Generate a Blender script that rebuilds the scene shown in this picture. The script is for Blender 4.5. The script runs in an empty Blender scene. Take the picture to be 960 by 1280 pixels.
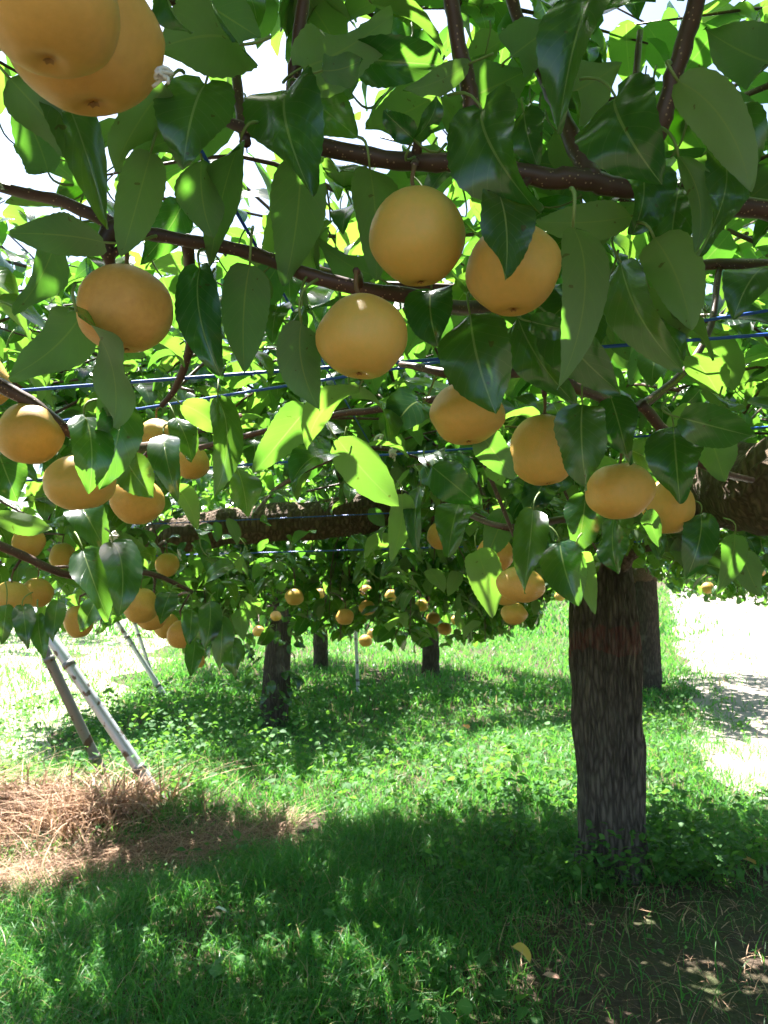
import bpy, math, random
import numpy as np
from mathutils import Vector, Matrix, noise as mnoise

random.seed(7)
rng = np.random.default_rng(7)
sc = bpy.context.scene
col = sc.collection
R = math.radians

# ------------------------------------------------------------------ camera
FPX, CX, CY, HOR = 967.0, 480.0, 640.0, 705.0
CAMZ = 1.5
pitch = math.atan((HOR - CY) / FPX)
cam_d = bpy.data.cameras.new('camera')
cam = bpy.data.objects.new('camera', cam_d)
col.objects.link(cam)
cam.location = (0, 0, CAMZ)
cam.rotation_euler = (R(90) + pitch, 0, 0)
cam_d.sensor_fit = 'VERTICAL'
cam_d.sensor_height = 24
cam_d.lens = 24 * FPX / 1280
cam_d.clip_start = 0.02
cam_d.clip_end = 2000
cam_d.dof.use_dof = True
cam_d.dof.focus_distance = 0.92
cam_d.dof.aperture_fstop = 13
sc.camera = cam

# ------------------------------------------------------------------ light
SUN_EL, SUN_AZ = 63.0, -28.0          # azimuth from +Y, minus = towards -X
sdir = Vector((math.sin(R(SUN_AZ)) * math.cos(R(SUN_EL)), math.cos(R(SUN_AZ)) * math.cos(R(SUN_EL)), math.sin(R(SUN_EL))))
w = bpy.data.worlds.new('World')
sc.world = w
w.use_nodes = True
nt = w.node_tree
sky = nt.nodes.new('ShaderNodeTexSky')
sky.sky_type = 'NISHITA'
sky.sun_disc = False
sky.sun_elevation = R(SUN_EL)
sky.sun_rotation = R(SUN_AZ)
sky.dust_density = 1.6
nt.links.new(sky.outputs[0], nt.nodes['Background'].inputs[0])
nt.nodes['Background'].inputs[1].default_value = 0.06
sl = bpy.data.lights.new('sun', 'SUN')
sl.energy = 5.0
sl.angle = R(0.53)
sl.color = (1.0, 0.965, 0.91)
so = bpy.data.objects.new('sun', sl)
so.rotation_euler = (-sdir).to_track_quat('-Z', 'Y').to_euler()
so.location = (0, 0, 20)
col.objects.link(so)
vs = sc.view_settings
vs.view_transform = 'Standard'
vs.look = 'None'
vs.exposure = 2.62
vs.gamma = 1
vs.use_curve_mapping = False
cy = sc.cycles
cy.max_bounces = 7
cy.diffuse_bounces = 4
cy.transmission_bounces = 6
cy.caustics_reflective = False
cy.caustics_refractive = False
cy.use_denoising = True
cy.use_adaptive_sampling = True
cy.adaptive_threshold = 0.025
cy.sample_clamp_indirect = 6.0

# ------------------------------------------------------------------ projection helpers
cp, sp = math.cos(pitch), math.sin(pitch)
def P(px, py, d):
    u, v = (px - CX) / FPX, (CY - py) / FPX
    return Vector((u * d, d * (cp - v * sp), CAMZ + d * (sp + v * cp)))
def proj(p):
    """(n,3) array -> px, py, depth"""
    p = np.atleast_2d(np.asarray(p, float))
    y, z = p[:, 1], p[:, 2] - CAMZ
    d = y * cp + z * sp
    v = (-y * sp + z * cp)
    ds = np.where(np.abs(d) < 1e-4, 1e-4, d)
    return CX + FPX * p[:, 0] / ds, CY - FPX * v / ds, d

# ------------------------------------------------------------------ mesh helpers
def tag(o, label=None, cat=None, group=None, kind=None):
    if label: o['label'] = label
    if cat: o['category'] = cat
    if group: o['group'] = group
    if kind: o['kind'] = kind
    return o

def make_mesh(name, V, faces, uv=None, rnd=None, smooth=True, mats=(), mi=None):
    """V (n,3); faces: list of index arrays (m,3) and/or (m,4); uv (n,2) per vertex"""
    me = bpy.data.meshes.new(name)
    V = np.asarray(V, np.float32)
    fl = [np.asarray(f, np.int32) for f in faces if len(f)]
    loops = np.concatenate([f.ravel() for f in fl])
    counts = np.concatenate([np.full(len(f), f.shape[1], np.int32) for f in fl])
    starts = np.concatenate([[0], np.cumsum(counts)[:-1]]).astype(np.int32)
    me.vertices.add(len(V)); me.vertices.foreach_set('co', V.ravel())
    me.loops.add(len(loops)); me.loops.foreach_set('vertex_index', loops)
    me.polygons.add(len(counts)); me.polygons.foreach_set('loop_start', starts)
    me.polygons.foreach_set('loop_total', counts)
    me.polygons.foreach_set('use_smooth', np.full(len(counts), smooth))
    for m in mats: me.materials.append(m)
    if mi is not None: me.polygons.foreach_set('material_index', np.asarray(mi, np.int32))
    me.update(calc_edges=True)
    if uv is not None:
        l = me.uv_layers.new(name='UVMap')
        l.data.foreach_set('uv', np.asarray(uv, np.float32)[loops].ravel())
    if rnd is not None:
        a = me.attributes.new('rnd', 'FLOAT', 'POINT')
        a.data.foreach_set('value', np.asarray(rnd, np.float32))
    return me

def link(name, me, parent=None, loc=None, mat4=None):
    o = bpy.data.objects.new(name, me)
    col.objects.link(o)
    base = Vector((0, 0, 0))
    if parent is not None:
        o.parent = parent
        q = parent
        while q is not None:
            base = base + q.location
            q = q.parent
    if mat4 is not None:
        m = mat4.copy(); m.translation = m.translation - base
        o.matrix_local = m
    else:
        o.location = (Vector(loc) if loc is not None else Vector((0, 0, 0))) - base
    return o

def empty(name, loc):
    o = bpy.data.objects.new(name, None)
    o.empty_display_size = 0.1
    o.location = loc
    col.objects.link(o)
    return o

def smooth_path(pts, n):
    """Catmull-Rom through pts (m,k) resampled to n"""
    p = np.asarray([list(q) for q in pts], float)
    if len(p) < 3:
        t = np.linspace(0, 1, n)[:, None]
        return p[0] * (1 - t) + p[-1] * t
    p = np.vstack([2 * p[0] - p[1], p, 2 * p[-1] - p[-2]])
    m = len(p) - 3
    out = []
    for s in np.linspace(0, m - 1e-6, n):
        i = int(s); f = s - i
        a, b, c, d = p[i], p[i + 1], p[i + 2], p[i + 3]
        out.append(0.5 * ((2 * b) + (c - a) * f + (2 * a - 5 * b + 4 * c - d) * f * f + (3 * b - a - 3 * c + d) * f ** 3))
    return np.array(out)

def tube(path, rad, seg=8, caps=True, bump=None):
    path = np.asarray(path, float); n = len(path)
    rad = np.broadcast_to(np.asarray(rad, float), (n,))
    tan = np.gradient(path, axis=0)
    tan /= np.linalg.norm(tan, axis=1)[:, None] + 1e-9
    ref = np.array([1.0, 0, 0]) if abs(tan[0][0]) < 0.8 else np.array([0, 1.0, 0])
    A = np.cross(tan[0], ref); A /= np.linalg.norm(A)
    ang = np.linspace(0, 2 * np.pi, seg, endpoint=False)
    V = []
    for i in range(n):
        A = A - tan[i] * A.dot(tan[i]); A /= np.linalg.norm(A) + 1e-9
        B = np.cross(tan[i], A)
        r = rad[i] * (np.ones(seg) if bump is None else bump(ang, i / (n - 1), path[i]))
        V.append(path[i] + (np.cos(ang) * r)[:, None] * A + (np.sin(ang) * r)[:, None] * B)
    V = np.vstack(V)
    i = np.arange(n - 1)[:, None] * seg; j = np.arange(seg)[None, :]; k = (j + 1) % seg
    Q = np.stack([i + j, i + k, i + seg + k, i + seg + j], -1).reshape(-1, 4)
    T = np.zeros((0, 3), int)
    if caps:
        V = np.vstack([V, path[0], path[-1]])
        a, b = len(V) - 2, len(V) - 1
        jj = np.arange(seg); kk = (jj + 1) % seg
        T = np.vstack([np.stack([np.full(seg, a), kk, jj], -1), np.stack([np.full(seg, b), (n - 1) * seg + jj, (n - 1) * seg + kk], -1)])
    return V, Q, T

def join(parts):
    Vs, Qs, Ts, o = [], [], [], 0
    for V, Q, T in parts:
        Vs.append(V); Qs.append(np.asarray(Q) + o); Ts.append(np.asarray(T).reshape(-1, 3) + o); o += len(V)
    return np.vstack(Vs), np.vstack(Qs).astype(int), np.vstack(Ts).astype(int)

# ------------------------------------------------------------------ materials
def mat(name):
    m = bpy.data.materials.new(name); m.use_nodes = True
    n = m.node_tree.nodes; b = n['Principled BSDF']
    return m, n, m.node_tree.links, b
def ramp(n, stops):
    r = n.new('ShaderNodeValToRGB')
    e = r.color_ramp.elements
    while len(e) < len(stops): e.new(0.5)
    for i, (p, c) in enumerate(stops):
        e[i].position = p; e[i].color = (*c, 1) if len(c) == 3 else c
    return r
def mix(n, l, fac, a, b, mode='MIX'):
    m = n.new('ShaderNodeMix'); m.data_type = 'RGBA'; m.blend_type = mode
    for s, v in ((m.inputs[0], fac), (m.inputs[6], a), (m.inputs[7], b)):
        if isinstance(v, (int, float)): s.default_value = v
        elif isinstance(v, tuple): s.default_value = (*v, 1)
        else: l.new(v, s)
    return m.outputs[2]
def math_(n, l, op, a, b=0.0, clamp=False):
    m = n.new('ShaderNodeMath'); m.operation = op; m.use_clamp = clamp
    for s, v in ((m.inputs[0], a), (m.inputs[1], b)):
        if isinstance(v, (int, float)): s.default_value = v
        else: l.new(v, s)
    return m.outputs[0]

def leaf_material(name, up1, up2, lo1, lo2, tr1, tr2, trans=0.42, rough=0.3, brown=0.5, spec=0.95):
    m, n, l, b = mat(name)
    geo = n.new('ShaderNodeNewGeometry'); oi = n.new('ShaderNodeObjectInfo')
    at = n.new('ShaderNodeAttribute'); at.attribute_name = 'rnd'
    r = math_(n, l, 'FRACT', math_(n, l, 'ADD', oi.outputs['Random'], at.outputs['Fac']))
    uv = n.new('ShaderNodeUVMap'); sep = n.new('ShaderNodeSeparateXYZ'); l.new(uv.outputs[0], sep.inputs[0])
    ax = math_(n, l, 'ABSOLUTE', math_(n, l, 'SUBTRACT', sep.outputs[0], 0.5))     # 0 midrib .. 0.5 margin
    # midrib and pinnate veins
    mid = math_(n, l, 'LESS_THAN', ax, 0.016)
    s = math_(n, l, 'SUBTRACT', math_(n, l, 'MULTIPLY', sep.outputs[1], 9.0), math_(n, l, 'MULTIPLY', ax, 5.0))
    fr = math_(n, l, 'ABSOLUTE', math_(n, l, 'SUBTRACT', math_(n, l, 'FRACT', s), 0.5))
    vein = math_(n, l, 'MULTIPLY', math_(n, l, 'LESS_THAN', fr, 0.035), 0.20)
    veins = math_(n, l, 'MAXIMUM', math_(n, l, 'MULTIPLY', mid, 0.8), vein)
    tc = n.new('ShaderNodeTexCoord')
    nz = n.new('ShaderNodeTexNoise'); nz.inputs['Scale'].default_value = 22; nz.inputs['Detail'].default_value = 3
    l.new(tc.outputs['Object'], nz.inputs['Vector'])
    up = mix(n, l, r, up1, up2); lo = mix(n, l, r, lo1, lo2); tr = mix(n, l, r, tr1, tr2)
    c = mix(n, l, geo.outputs['Backfacing'], up, lo)
    c = mix(n, l, math_(n, l, 'MULTIPLY', nz.outputs[0], 0.3), c, (0.03, 0.065, 0.03), 'MIX')
    c = mix(n, l, veins, c, (0.22, 0.30, 0.10))
    # brown blemishes on some leaves
    n2 = n.new('ShaderNodeTexNoise'); n2.inputs['Scale'].default_value = 55; l.new(tc.outputs['Object'], n2.inputs['Vector'])
    sp_ = math_(n, l, 'MULTIPLY', math_(n, l, 'GREATER_THAN', n2.outputs[0], 0.735), brown)
    c = mix(n, l, sp_, c, (0.09, 0.045, 0.015))
    l.new(c, b.inputs['Base Color'])
    rg = math_(n, l, 'ADD', math_(n, l, 'MULTIPLY', geo.outputs['Backfacing'], 0.36), rough)
    rg = math_(n, l, 'ADD', rg, math_(n, l, 'MULTIPLY', nz.outputs[0], 0.12))
    l.new(rg, b.inputs['Roughness'])
    spc = math_(n, l, 'SUBTRACT', spec, math_(n, l, 'MULTIPLY', geo.outputs['Backfacing'], spec * .75))
    l.new(spc, b.inputs['Specular IOR Level'])
    bp = n.new('ShaderNodeBump'); bp.inputs['Strength'].default_value = 0.25; bp.inputs['Distance'].default_value = 0.002
    hh = math_(n, l, 'SUBTRACT', math_(n, l, 'MULTIPLY', nz.outputs[0], 0.8), veins)
    l.new(hh, bp.inputs['Height']); l.new(bp.outputs[0], b.inputs['Normal'])
    tl = n.new('ShaderNodeBsdfTranslucent')
    trv = mix(n, l, math_(n, l, 'MULTIPLY', veins, 0.6), tr, (0.35, 0.5, 0.12))
    trv = mix(n, l, sp_, trv, (0.10, 0.05, 0.01))
    l.new(trv, tl.inputs[0])
    ms = n.new('ShaderNodeMixShader'); ms.inputs[0].default_value = trans
    l.new(b.outputs[0], ms.inputs[1]); l.new(tl.outputs[0], ms.inputs[2])
    l.new(ms.outputs[0], n['Material Output'].inputs[0])
    return m

M = {}
M['leaf'] = leaf_material('pear_leaf', (0.004, 0.024, 0.019), (0.013, 0.047, 0.022), (0.15, 0.215, 0.125), (0.205, 0.28, 0.145),
                          (0.12, 0.40, 0.03), (0.27, 0.56, 0.05), 0.38, 0.13)
M['weed'] = leaf_material('weed_leaf', (0.035, 0.12, 0.03), (0.07, 0.20, 0.04), (0.06, 0.16, 0.05), (0.09, 0.22, 0.06),
                          (0.16, 0.42, 0.04), (0.26, 0.55, 0.06), 0.35, 0.55, 0.2, 0.25)
def simple(name, c, rough=0.6, spec=0.4, metal=0.0):
    m, n, l, b = mat(name)
    b.inputs['Base Color'].default_value = (*c, 1); b.inputs['Roughness'].default_value = rough
    b.inputs['Specular IOR Level'].default_value = spec; b.inputs['Metallic'].default_value = metal
    return m
M['petiole'] = simple('petiole', (0.17, 0.25, 0.07), 0.5)

def grass_material(name, a, b_, t1, t2, trans=0.35, rough=0.5, dead=None):
    m, n, l, b = mat(name)
    at = n.new('ShaderNodeAttribute'); at.attribute_name = 'rnd'
    c = mix(n, l, at.outputs['Fac'], a, b_); t = mix(n, l, at.outputs['Fac'], t1, t2)
    if dead:
        dm = math_(n, l, 'GREATER_THAN', at.outputs['Fac'], 0.94)
        c = mix(n, l, dm, c, dead); t = mix(n, l, dm, t, dead)
    l.new(c, b.inputs['Base Color']); b.inputs['Roughness'].default_value = rough
    b.inputs['Specular IOR Level'].default_value = 0.35
    tl = n.new('ShaderNodeBsdfTranslucent'); l.new(t, tl.inputs[0])
    ms = n.new('ShaderNodeMixShader'); ms.inputs[0].default_value = trans
    l.new(b.outputs[0], ms.inputs[1]); l.new(tl.outputs[0], ms.inputs[2]); l.new(ms.outputs[0], n['Material Output'].inputs[0])
    return m
M['grass'] = grass_material('grass_blade', (0.022, 0.115, 0.032), (0.070, 0.225, 0.045), (0.10, 0.44, 0.045), (0.26, 0.60, 0.07), 0.40, 0.40, (0.42, 0.33, 0.17))
M['straw'] = grass_material('straw', (0.15, 0.07, 0.036), (0.56, 0.37, 0.235), (0.30, 0.15, 0.08), (0.6, 0.42, 0.26), 0.2, 0.6)

def bark_material(name, dark, light, scale=1.0, red=None):
    m, n, l, b = mat(name)
    tc = n.new('ShaderNodeTexCoord'); mp = n.new('ShaderNodeMapping')
    mp.inputs['Scale'].default_value = (46 * scale, 46 * scale, 8 * scale)
    l.new(tc.outputs['Object'], mp.inputs[0])
    v = n.new('ShaderNodeTexVoronoi'); v.feature = 'DISTANCE_TO_EDGE'; v.inputs['Scale'].default_value = 1.0
    nz = n.new('ShaderNodeTexNoise'); nz.inputs['Scale'].default_value = 1.5; nz.inputs['Detail'].default_value = 8
    nz.inputs['Roughness'].default_value = 0.7
    l.new(mp.outputs[0], nz.inputs['Vector'])
    w_ = mix(n, l, 0.5, mp.outputs[0], nz.outputs['Color'], 'ADD')
    l.new(w_, v.inputs['Vector'])
    rp = ramp(n, [(0.0, (0, 0, 0)), (0.28, (1, 1, 1))]); l.new(v.outputs[0], rp.inputs[0])
    h = math_(n, l, 'ADD', math_(n, l, 'MULTIPLY', rp.outputs[0], 0.6), math_(n, l, 'MULTIPLY', nz.outputs[0], 0.65))
    c = mix(n, l, math_(n, l, 'MULTIPLY', h, 0.8, True), dark, light)
    big = n.new('ShaderNodeTexNoise'); big.inputs['Scale'].default_value = 7; big.inputs['Detail'].default_value = 5
    l.new(tc.outputs['Object'], big.inputs['Vector'])
    lich = ramp(n, [(0.56, (0, 0, 0)), (0.68, (1, 1, 1))]); l.new(big.outputs[0], lich.inputs[0])
    c = mix(n, l, math_(n, l, 'MULTIPLY', lich.outputs[0], 0.45), c, (0.17, 0.16, 0.13))
    if red:
        z0, z1 = red
        sx = n.new('ShaderNodeSeparateXYZ'); l.new(tc.outputs['Object'], sx.inputs[0])
        mr = n.new('ShaderNodeMapRange'); l.new(sx.outputs[2], mr.inputs[0])
        zz = math_(n, l, 'ADD', sx.outputs[2], math_(n, l, 'MULTIPLY', math_(n, l, 'SUBTRACT', big.outputs[0], 0.5), 0.35))
        d = math_(n, l, 'ABSOLUTE', math_(n, l, 'SUBTRACT', zz, (z0 + z1) / 2))
        band = math_(n, l, 'LESS_THAN', d, (z1 - z0) / 2)
        f = math_(n, l, 'MULTIPLY', band, math_(n, l, 'MULTIPLY', math_(n, l, 'SUBTRACT', nz.outputs[0], .36), 1.3), True)
        c = mix(n, l, f, c, (0.30, 0.025, 0.03))
    l.new(c, b.inputs['Base Color']); b.inputs['Roughness'].default_value = 0.85
    b.inputs['Specular IOR Level'].default_value = 0.25
    bp = n.new('ShaderNodeBump'); bp.inputs['Strength'].default_value = 0.9; bp.inputs['Distance'].default_value = 0.02
    l.new(h, bp.inputs['Height']); l.new(bp.outputs[0], b.inputs['Normal'])
    return m
M['bark'] = bark_material('pear_bark', (0.055, 0.038, 0.027), (0.30, 0.21, 0.145))
M['bark_dark'] = bark_material('pear_bark_old', (0.022, 0.017, 0.014), (0.115, 0.09, 0.072))
M['bark_red'] = bark_material('pear_bark_painted', (0.018, 0.014, 0.012), (0.22, 0.185, 0.16), 1.0, (1.07, 1.19))

def twig_material():
    m, n, l, b = mat('young_wood')
    tc = n.new('ShaderNodeTexCoord')
    v = n.new('ShaderNodeTexVoronoi'); v.inputs['Scale'].default_value = 165; l.new(tc.outputs['Object'], v.inputs['Vector'])
    nz = n.new('ShaderNodeTexNoise'); nz.inputs['Scale'].default_value = 35; nz.inputs['Detail'].default_value = 6
    l.new(tc.outputs['Object'], nz.inputs['Vector'])
    c = mix(n, l, nz.outputs[0], (0.040, 0.018, 0.014), (0.125, 0.062, 0.050))
    dots = math_(n, l, 'LESS_THAN', v.outputs['Distance'], 0.17)
    c = mix(n, l, math_(n, l, 'MULTIPLY', dots, 0.75), c, (0.42, 0.28, 0.18))
    l.new(c, b.inputs['Base Color']); b.inputs['Roughness'].default_value = 0.45
    bp = n.new('ShaderNodeBump'); bp.inputs['Strength'].default_value = 0.5; bp.inputs['Distance'].default_value = 0.002
    l.new(math_(n, l, 'ADD', nz.outputs[0], math_(n, l, 'MULTIPLY', dots, 0.3)), bp.inputs['Height']); l.new(bp.outputs[0], b.inputs['Normal'])
    return m
M['twig'] = twig_material()

def pear_material():
    m, n, l, b = mat('russet_pear_skin')
    tc = n.new('ShaderNodeTexCoord'); oi = n.new('ShaderNodeObjectInfo')
    off = n.new('ShaderNodeVectorMath'); off.operation = 'ADD'
    l.new(tc.outputs['Object'], off.inputs[0])
    cmb = n.new('ShaderNodeCombineXYZ'); l.new(math_(n, l, 'MULTIPLY', oi.outputs['Random'], 5.0), cmb.inputs[0]); l.new(cmb.outputs[0], off.inputs[1])
    nz = n.new('ShaderNodeTexNoise'); nz.inputs['Scale'].default_value = 13; nz.inputs['Detail'].default_value = 2
    l.new(off.outputs[0], nz.inputs['Vector'])
    v = n.new('ShaderNodeTexVoronoi'); v.inputs['Scale'].default_value = 310; l.new(off.outputs[0], v.inputs['Vector'])
    a = mix(n, l, oi.outputs['Random'], (0.76, 0.405, 0.10), (0.71, 0.43, 0.09))
    g = mix(n, l, oi.outputs['Random'], (0.66, 0.33, 0.08), (0.62, 0.42, 0.085))
    r1 = ramp(n, [(0.34, (0, 0, 0)), (0.78, (1, 1, 1))]); l.new(nz.outputs[0], r1.inputs[0])
    c = mix(n, l, r1.outputs[0], a, g)
    dots = math_(n, l, 'LESS_THAN', v.outputs['Distance'], 0.25)
    c = mix(n, l, math_(n, l, 'MULTIPLY', dots, 0.6), c, (0.86, 0.68, 0.36))
    fine = n.new('ShaderNodeTexNoise'); fine.inputs['Scale'].default_value = 260; fine.inputs['Detail'].default_value = 3
    l.new(off.outputs[0], fine.inputs['Vector'])
    c = mix(n, l, math_(n, l, 'MULTIPLY', fine.outputs[0], 0.25), c, (0.50, 0.25, 0.06))
    l.new(c, b.inputs['Base Color'])
    b.inputs['Roughness'].default_value = 0.42
    b.inputs['Specular IOR Level'].default_value = 0.4
    b.inputs['Subsurface Weight'].default_value = 0.12
    b.inputs['Subsurface Radius'].default_value = (0.012, 0.006, 0.002)
    bp = n.new('ShaderNodeBump'); bp.inputs['Strength'].default_value = 0.22; bp.inputs['Distance'].default_value = 0.001
    l.new(math_(n, l, 'ADD', fine.outputs[0], math_(n, l, 'MULTIPLY', dots, 0.5)), bp.inputs['Height']); l.new(bp.outputs[0], b.inputs['Normal'])
    return m
M['pear'] = pear_material()
M['stalk'] = simple('pear_stalk', (0.16, 0.10, 0.045), 0.6)
M['calyx'] = simple('pear_calyx', (0.34, 0.18, 0.06), 0.8)
M['wire'] = simple('blue_wire_coating', (0.025, 0.11, 0.58), 0.4, 0.5)
M['tie'] = simple('white_cotton_tie', (0.72, 0.70, 0.66), 0.85, 0.2)

def soil_material():
    m, n, l, b = mat('orchard_soil')
    tc = n.new('ShaderNodeTexCoord')
    n1 = n.new('ShaderNodeTexNoise'); n1.inputs['Scale'].default_value = 2.2; n1.inputs['Detail'].default_value = 8
    n2 = n.new('ShaderNodeTexNoise'); n2.inputs['Scale'].default_value = 40; n2.inputs['Detail'].default_value = 8
    n3 = n.new('ShaderNodeTexVoronoi'); n3.inputs['Scale'].default_value = 34
    for q in (n1, n2, n3): l.new(tc.outputs['Object'], q.inputs['Vector'])
    c = mix(n, l, n2.outputs[0], (0.040, 0.028, 0.020), (0.13, 0.095, 0.070))
    r1 = ramp(n, [(0.45, (0, 0, 0)), (0.62, (1, 1, 1))]); l.new(n1.outputs[0], r1.inputs[0])
    c = mix(n, l, math_(n, l, 'MULTIPLY', r1.outputs[0], 0.55), c, (0.06, 0.10, 0.03))
    r2 = ramp(n, [(0.0, (1, 1, 1)), (0.22, (0, 0, 0))]); l.new(n3.outputs['Distance'], r2.inputs[0])
    c = mix(n, l, math_(n, l, 'MULTIPLY', r2.outputs[0], 0.35), c, (0.34, 0.26, 0.18))
    l.new(c, b.inputs['Base Color']); b.inputs['Roughness'].default_value = 0.95; b.inputs['Specular IOR Level'].default_value = 0.15
    bp = n.new('ShaderNodeBump'); bp.inputs['Strength'].default_value = 1.0; bp.inputs['Distance'].default_value = 0.03
    l.new(n2.outputs[0], bp.inputs['Height']); l.new(bp.outputs[0], b.inputs['Normal'])
    return m
M['soil'] = soil_material()
def gravel_material(name, a, b_):
    m, n, l, b = mat(name)
    tc = n.new('ShaderNodeTexCoord')
    n1 = n.new('ShaderNodeTexNoise'); n1.inputs['Scale'].default_value = 60; n1.inputs['Detail'].default_value = 8
    n2 = n.new('ShaderNodeTexNoise'); n2.inputs['Scale'].default_value = 1.3; n2.inputs['Detail'].default_value = 5
    for q in (n1, n2): l.new(tc.outputs['Object'], q.inputs['Vector'])
    c = mix(n, l, n1.outputs[0], a, b_)
    c = mix(n, l, math_(n, l, 'MULTIPLY', n2.outputs[0], 0.35), c, (0.25, 0.21, 0.16))
    l.new(c, b.inputs['Base Color']); b.inputs['Roughness'].default_value = 0.9
    bp = n.new('ShaderNodeBump'); bp.inputs['Strength'].default_value = 0.6; bp.inputs['Distance'].default_value = 0.01
    l.new(n1.outputs[0], bp.inputs['Height']); l.new(bp.outputs[0], b.inputs['Normal'])
    return m
M['path'] = gravel_material('pale_gravel', (0.17, 0.14, 0.12), (0.33, 0.285, 0.25))
M['yard'] = gravel_material('dry_pale_earth', (0.26, 0.25, 0.17), (0.42, 0.40, 0.28))

def pole_material(name, base, spot, rough, metal, thr=0.58):
    m, n, l, b = mat(name)
    tc = n.new('ShaderNodeTexCoord')
    n1 = n.new('ShaderNodeTexNoise'); n1.inputs['Scale'].default_value = 14; n1.inputs['Detail'].default_value = 6
    l.new(tc.outputs['Object'], n1.inputs['Vector'])
    r = ramp(n, [(thr, (0, 0, 0)), (thr + 0.05, (1, 1, 1))]); l.new(n1.outputs[0], r.inputs[0])
    c = mix(n, l, r.outputs[0], base, spot)
    l.new(c, b.inputs['Base Color']); b.inputs['Roughness'].default_value = rough; b.inputs['Metallic'].default_value = metal
    return m
M['pole_grey'] = pole_material('weathered_grey_steel', (0.16, 0.155, 0.15), (0.07, 0.045, 0.03), 0.5, 0.5)
M['pole_white'] = pole_material('galvanised_steel', (0.48, 0.50, 0.55), (0.12, 0.09, 0.07), 0.42, 0.35, 0.60)

# ------------------------------------------------------------------ ground
def mound(x, y):
    a = np.exp(-(((y - 4.50 - 0.16 * (x + 2)) / 0.40) ** 2)) * (1 / (1 + np.exp((x + 1.36) / 0.10))) * (0.14 + 0.05 * np.sin(x * 5.1 + 1) * np.sin(y * 4.3))
    return a
def gz(x, y):
    x = np.asarray(x, float); y = np.asarray(y, float)
    fade = np.exp(-((x * x + (y - 5) ** 2) / 250.0))
    b = 0.018 * np.sin(x * 1.9 + 0.7 * y) + 0.014 * np.sin(y * 2.3 - 0.6 * x + 1.2) + 0.01 * np.sin(3.9 * x - 2.7 * y)
    return b * fade + mound(x, y)
s = np.linspace(-1, 1, 181)
gx = np.sinh(s * 5.6) / math.sinh(5.6) * 900
gy = gx + 4.5
X, Y = np.meshgrid(gx, gy)
Vg = np.stack([X, Y, gz(X, Y)], -1).reshape(-1, 3)
N = len(s)
ii, jj = np.meshgrid(np.arange(N - 1), np.arange(N - 1))
a = (jj * N + ii).ravel()
ground = link('ground', make_mesh('ground', Vg, [np.stack([a, a + 1, a + N + 1, a + N], -1)], mats=[M['soil']]))
tag(ground, 'brown orchard soil under the grass and pear trees', 'ground', kind='structure')

def road_edge(y):          # left edge of the pale track on the right
    return np.interp(y, [-4, 2.0, 3.4, 4.4, 5.2, 7.5, 10, 20, 60], [0.9, 1.35, 1.75, 2.2, 2.25, 2.9, 3.85, 7.4, 22])
def strip(name, mat_, edge_in, edge_out, ys, nx, label, cat, lift=0.006):
    V = []
    for y in ys:
        a0, a1 = edge_in(y), edge_out(y)
        t = np.linspace(0, 1, nx) ** 2
        xs = a0 + (a1 - a0) * t
        V.append(np.stack([xs, np.full(nx, y), gz(xs, np.full(nx, y)) + lift], -1))
    V = np.vstack(V); n0 = len(ys)
    i, j = np.meshgrid(np.arange(nx - 1), np.arange(n0 - 1))
    a = (j * nx + i).ravel()
    o = link(name, make_mesh(name, V, [np.stack([a, a + 1, a + nx + 1, a + nx], -1)], mats=[mat_]))
    return tag(o, label, cat, kind='structure')
wob = lambda y: 0.12 * math.sin(y * 1.7) + 0.07 * math.sin(y * 4.1 + 1)
strip('path', M['path'], lambda y: road_edge(y) + wob(y), lambda y: road_edge(y) + 3.2 + 0.12 * max(y, 0), np.concatenate([np.linspace(3.1, 12, 120), np.linspace(12.2, 60, 60)]), 40,
      'pale sunlit gravel track along the edge of the orchard', 'path')
strip('field', M['yard'], lambda y: -(2.5 + 0.16 * (y - 6)) + wob(y) * 2, lambda y: -40 - y * 0.5, np.concatenate([np.linspace(6.0, 12, 80), np.linspace(12.3, 70, 60)]), 50,
      'pale dry open ground in full sun beside the orchard', 'field')

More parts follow.
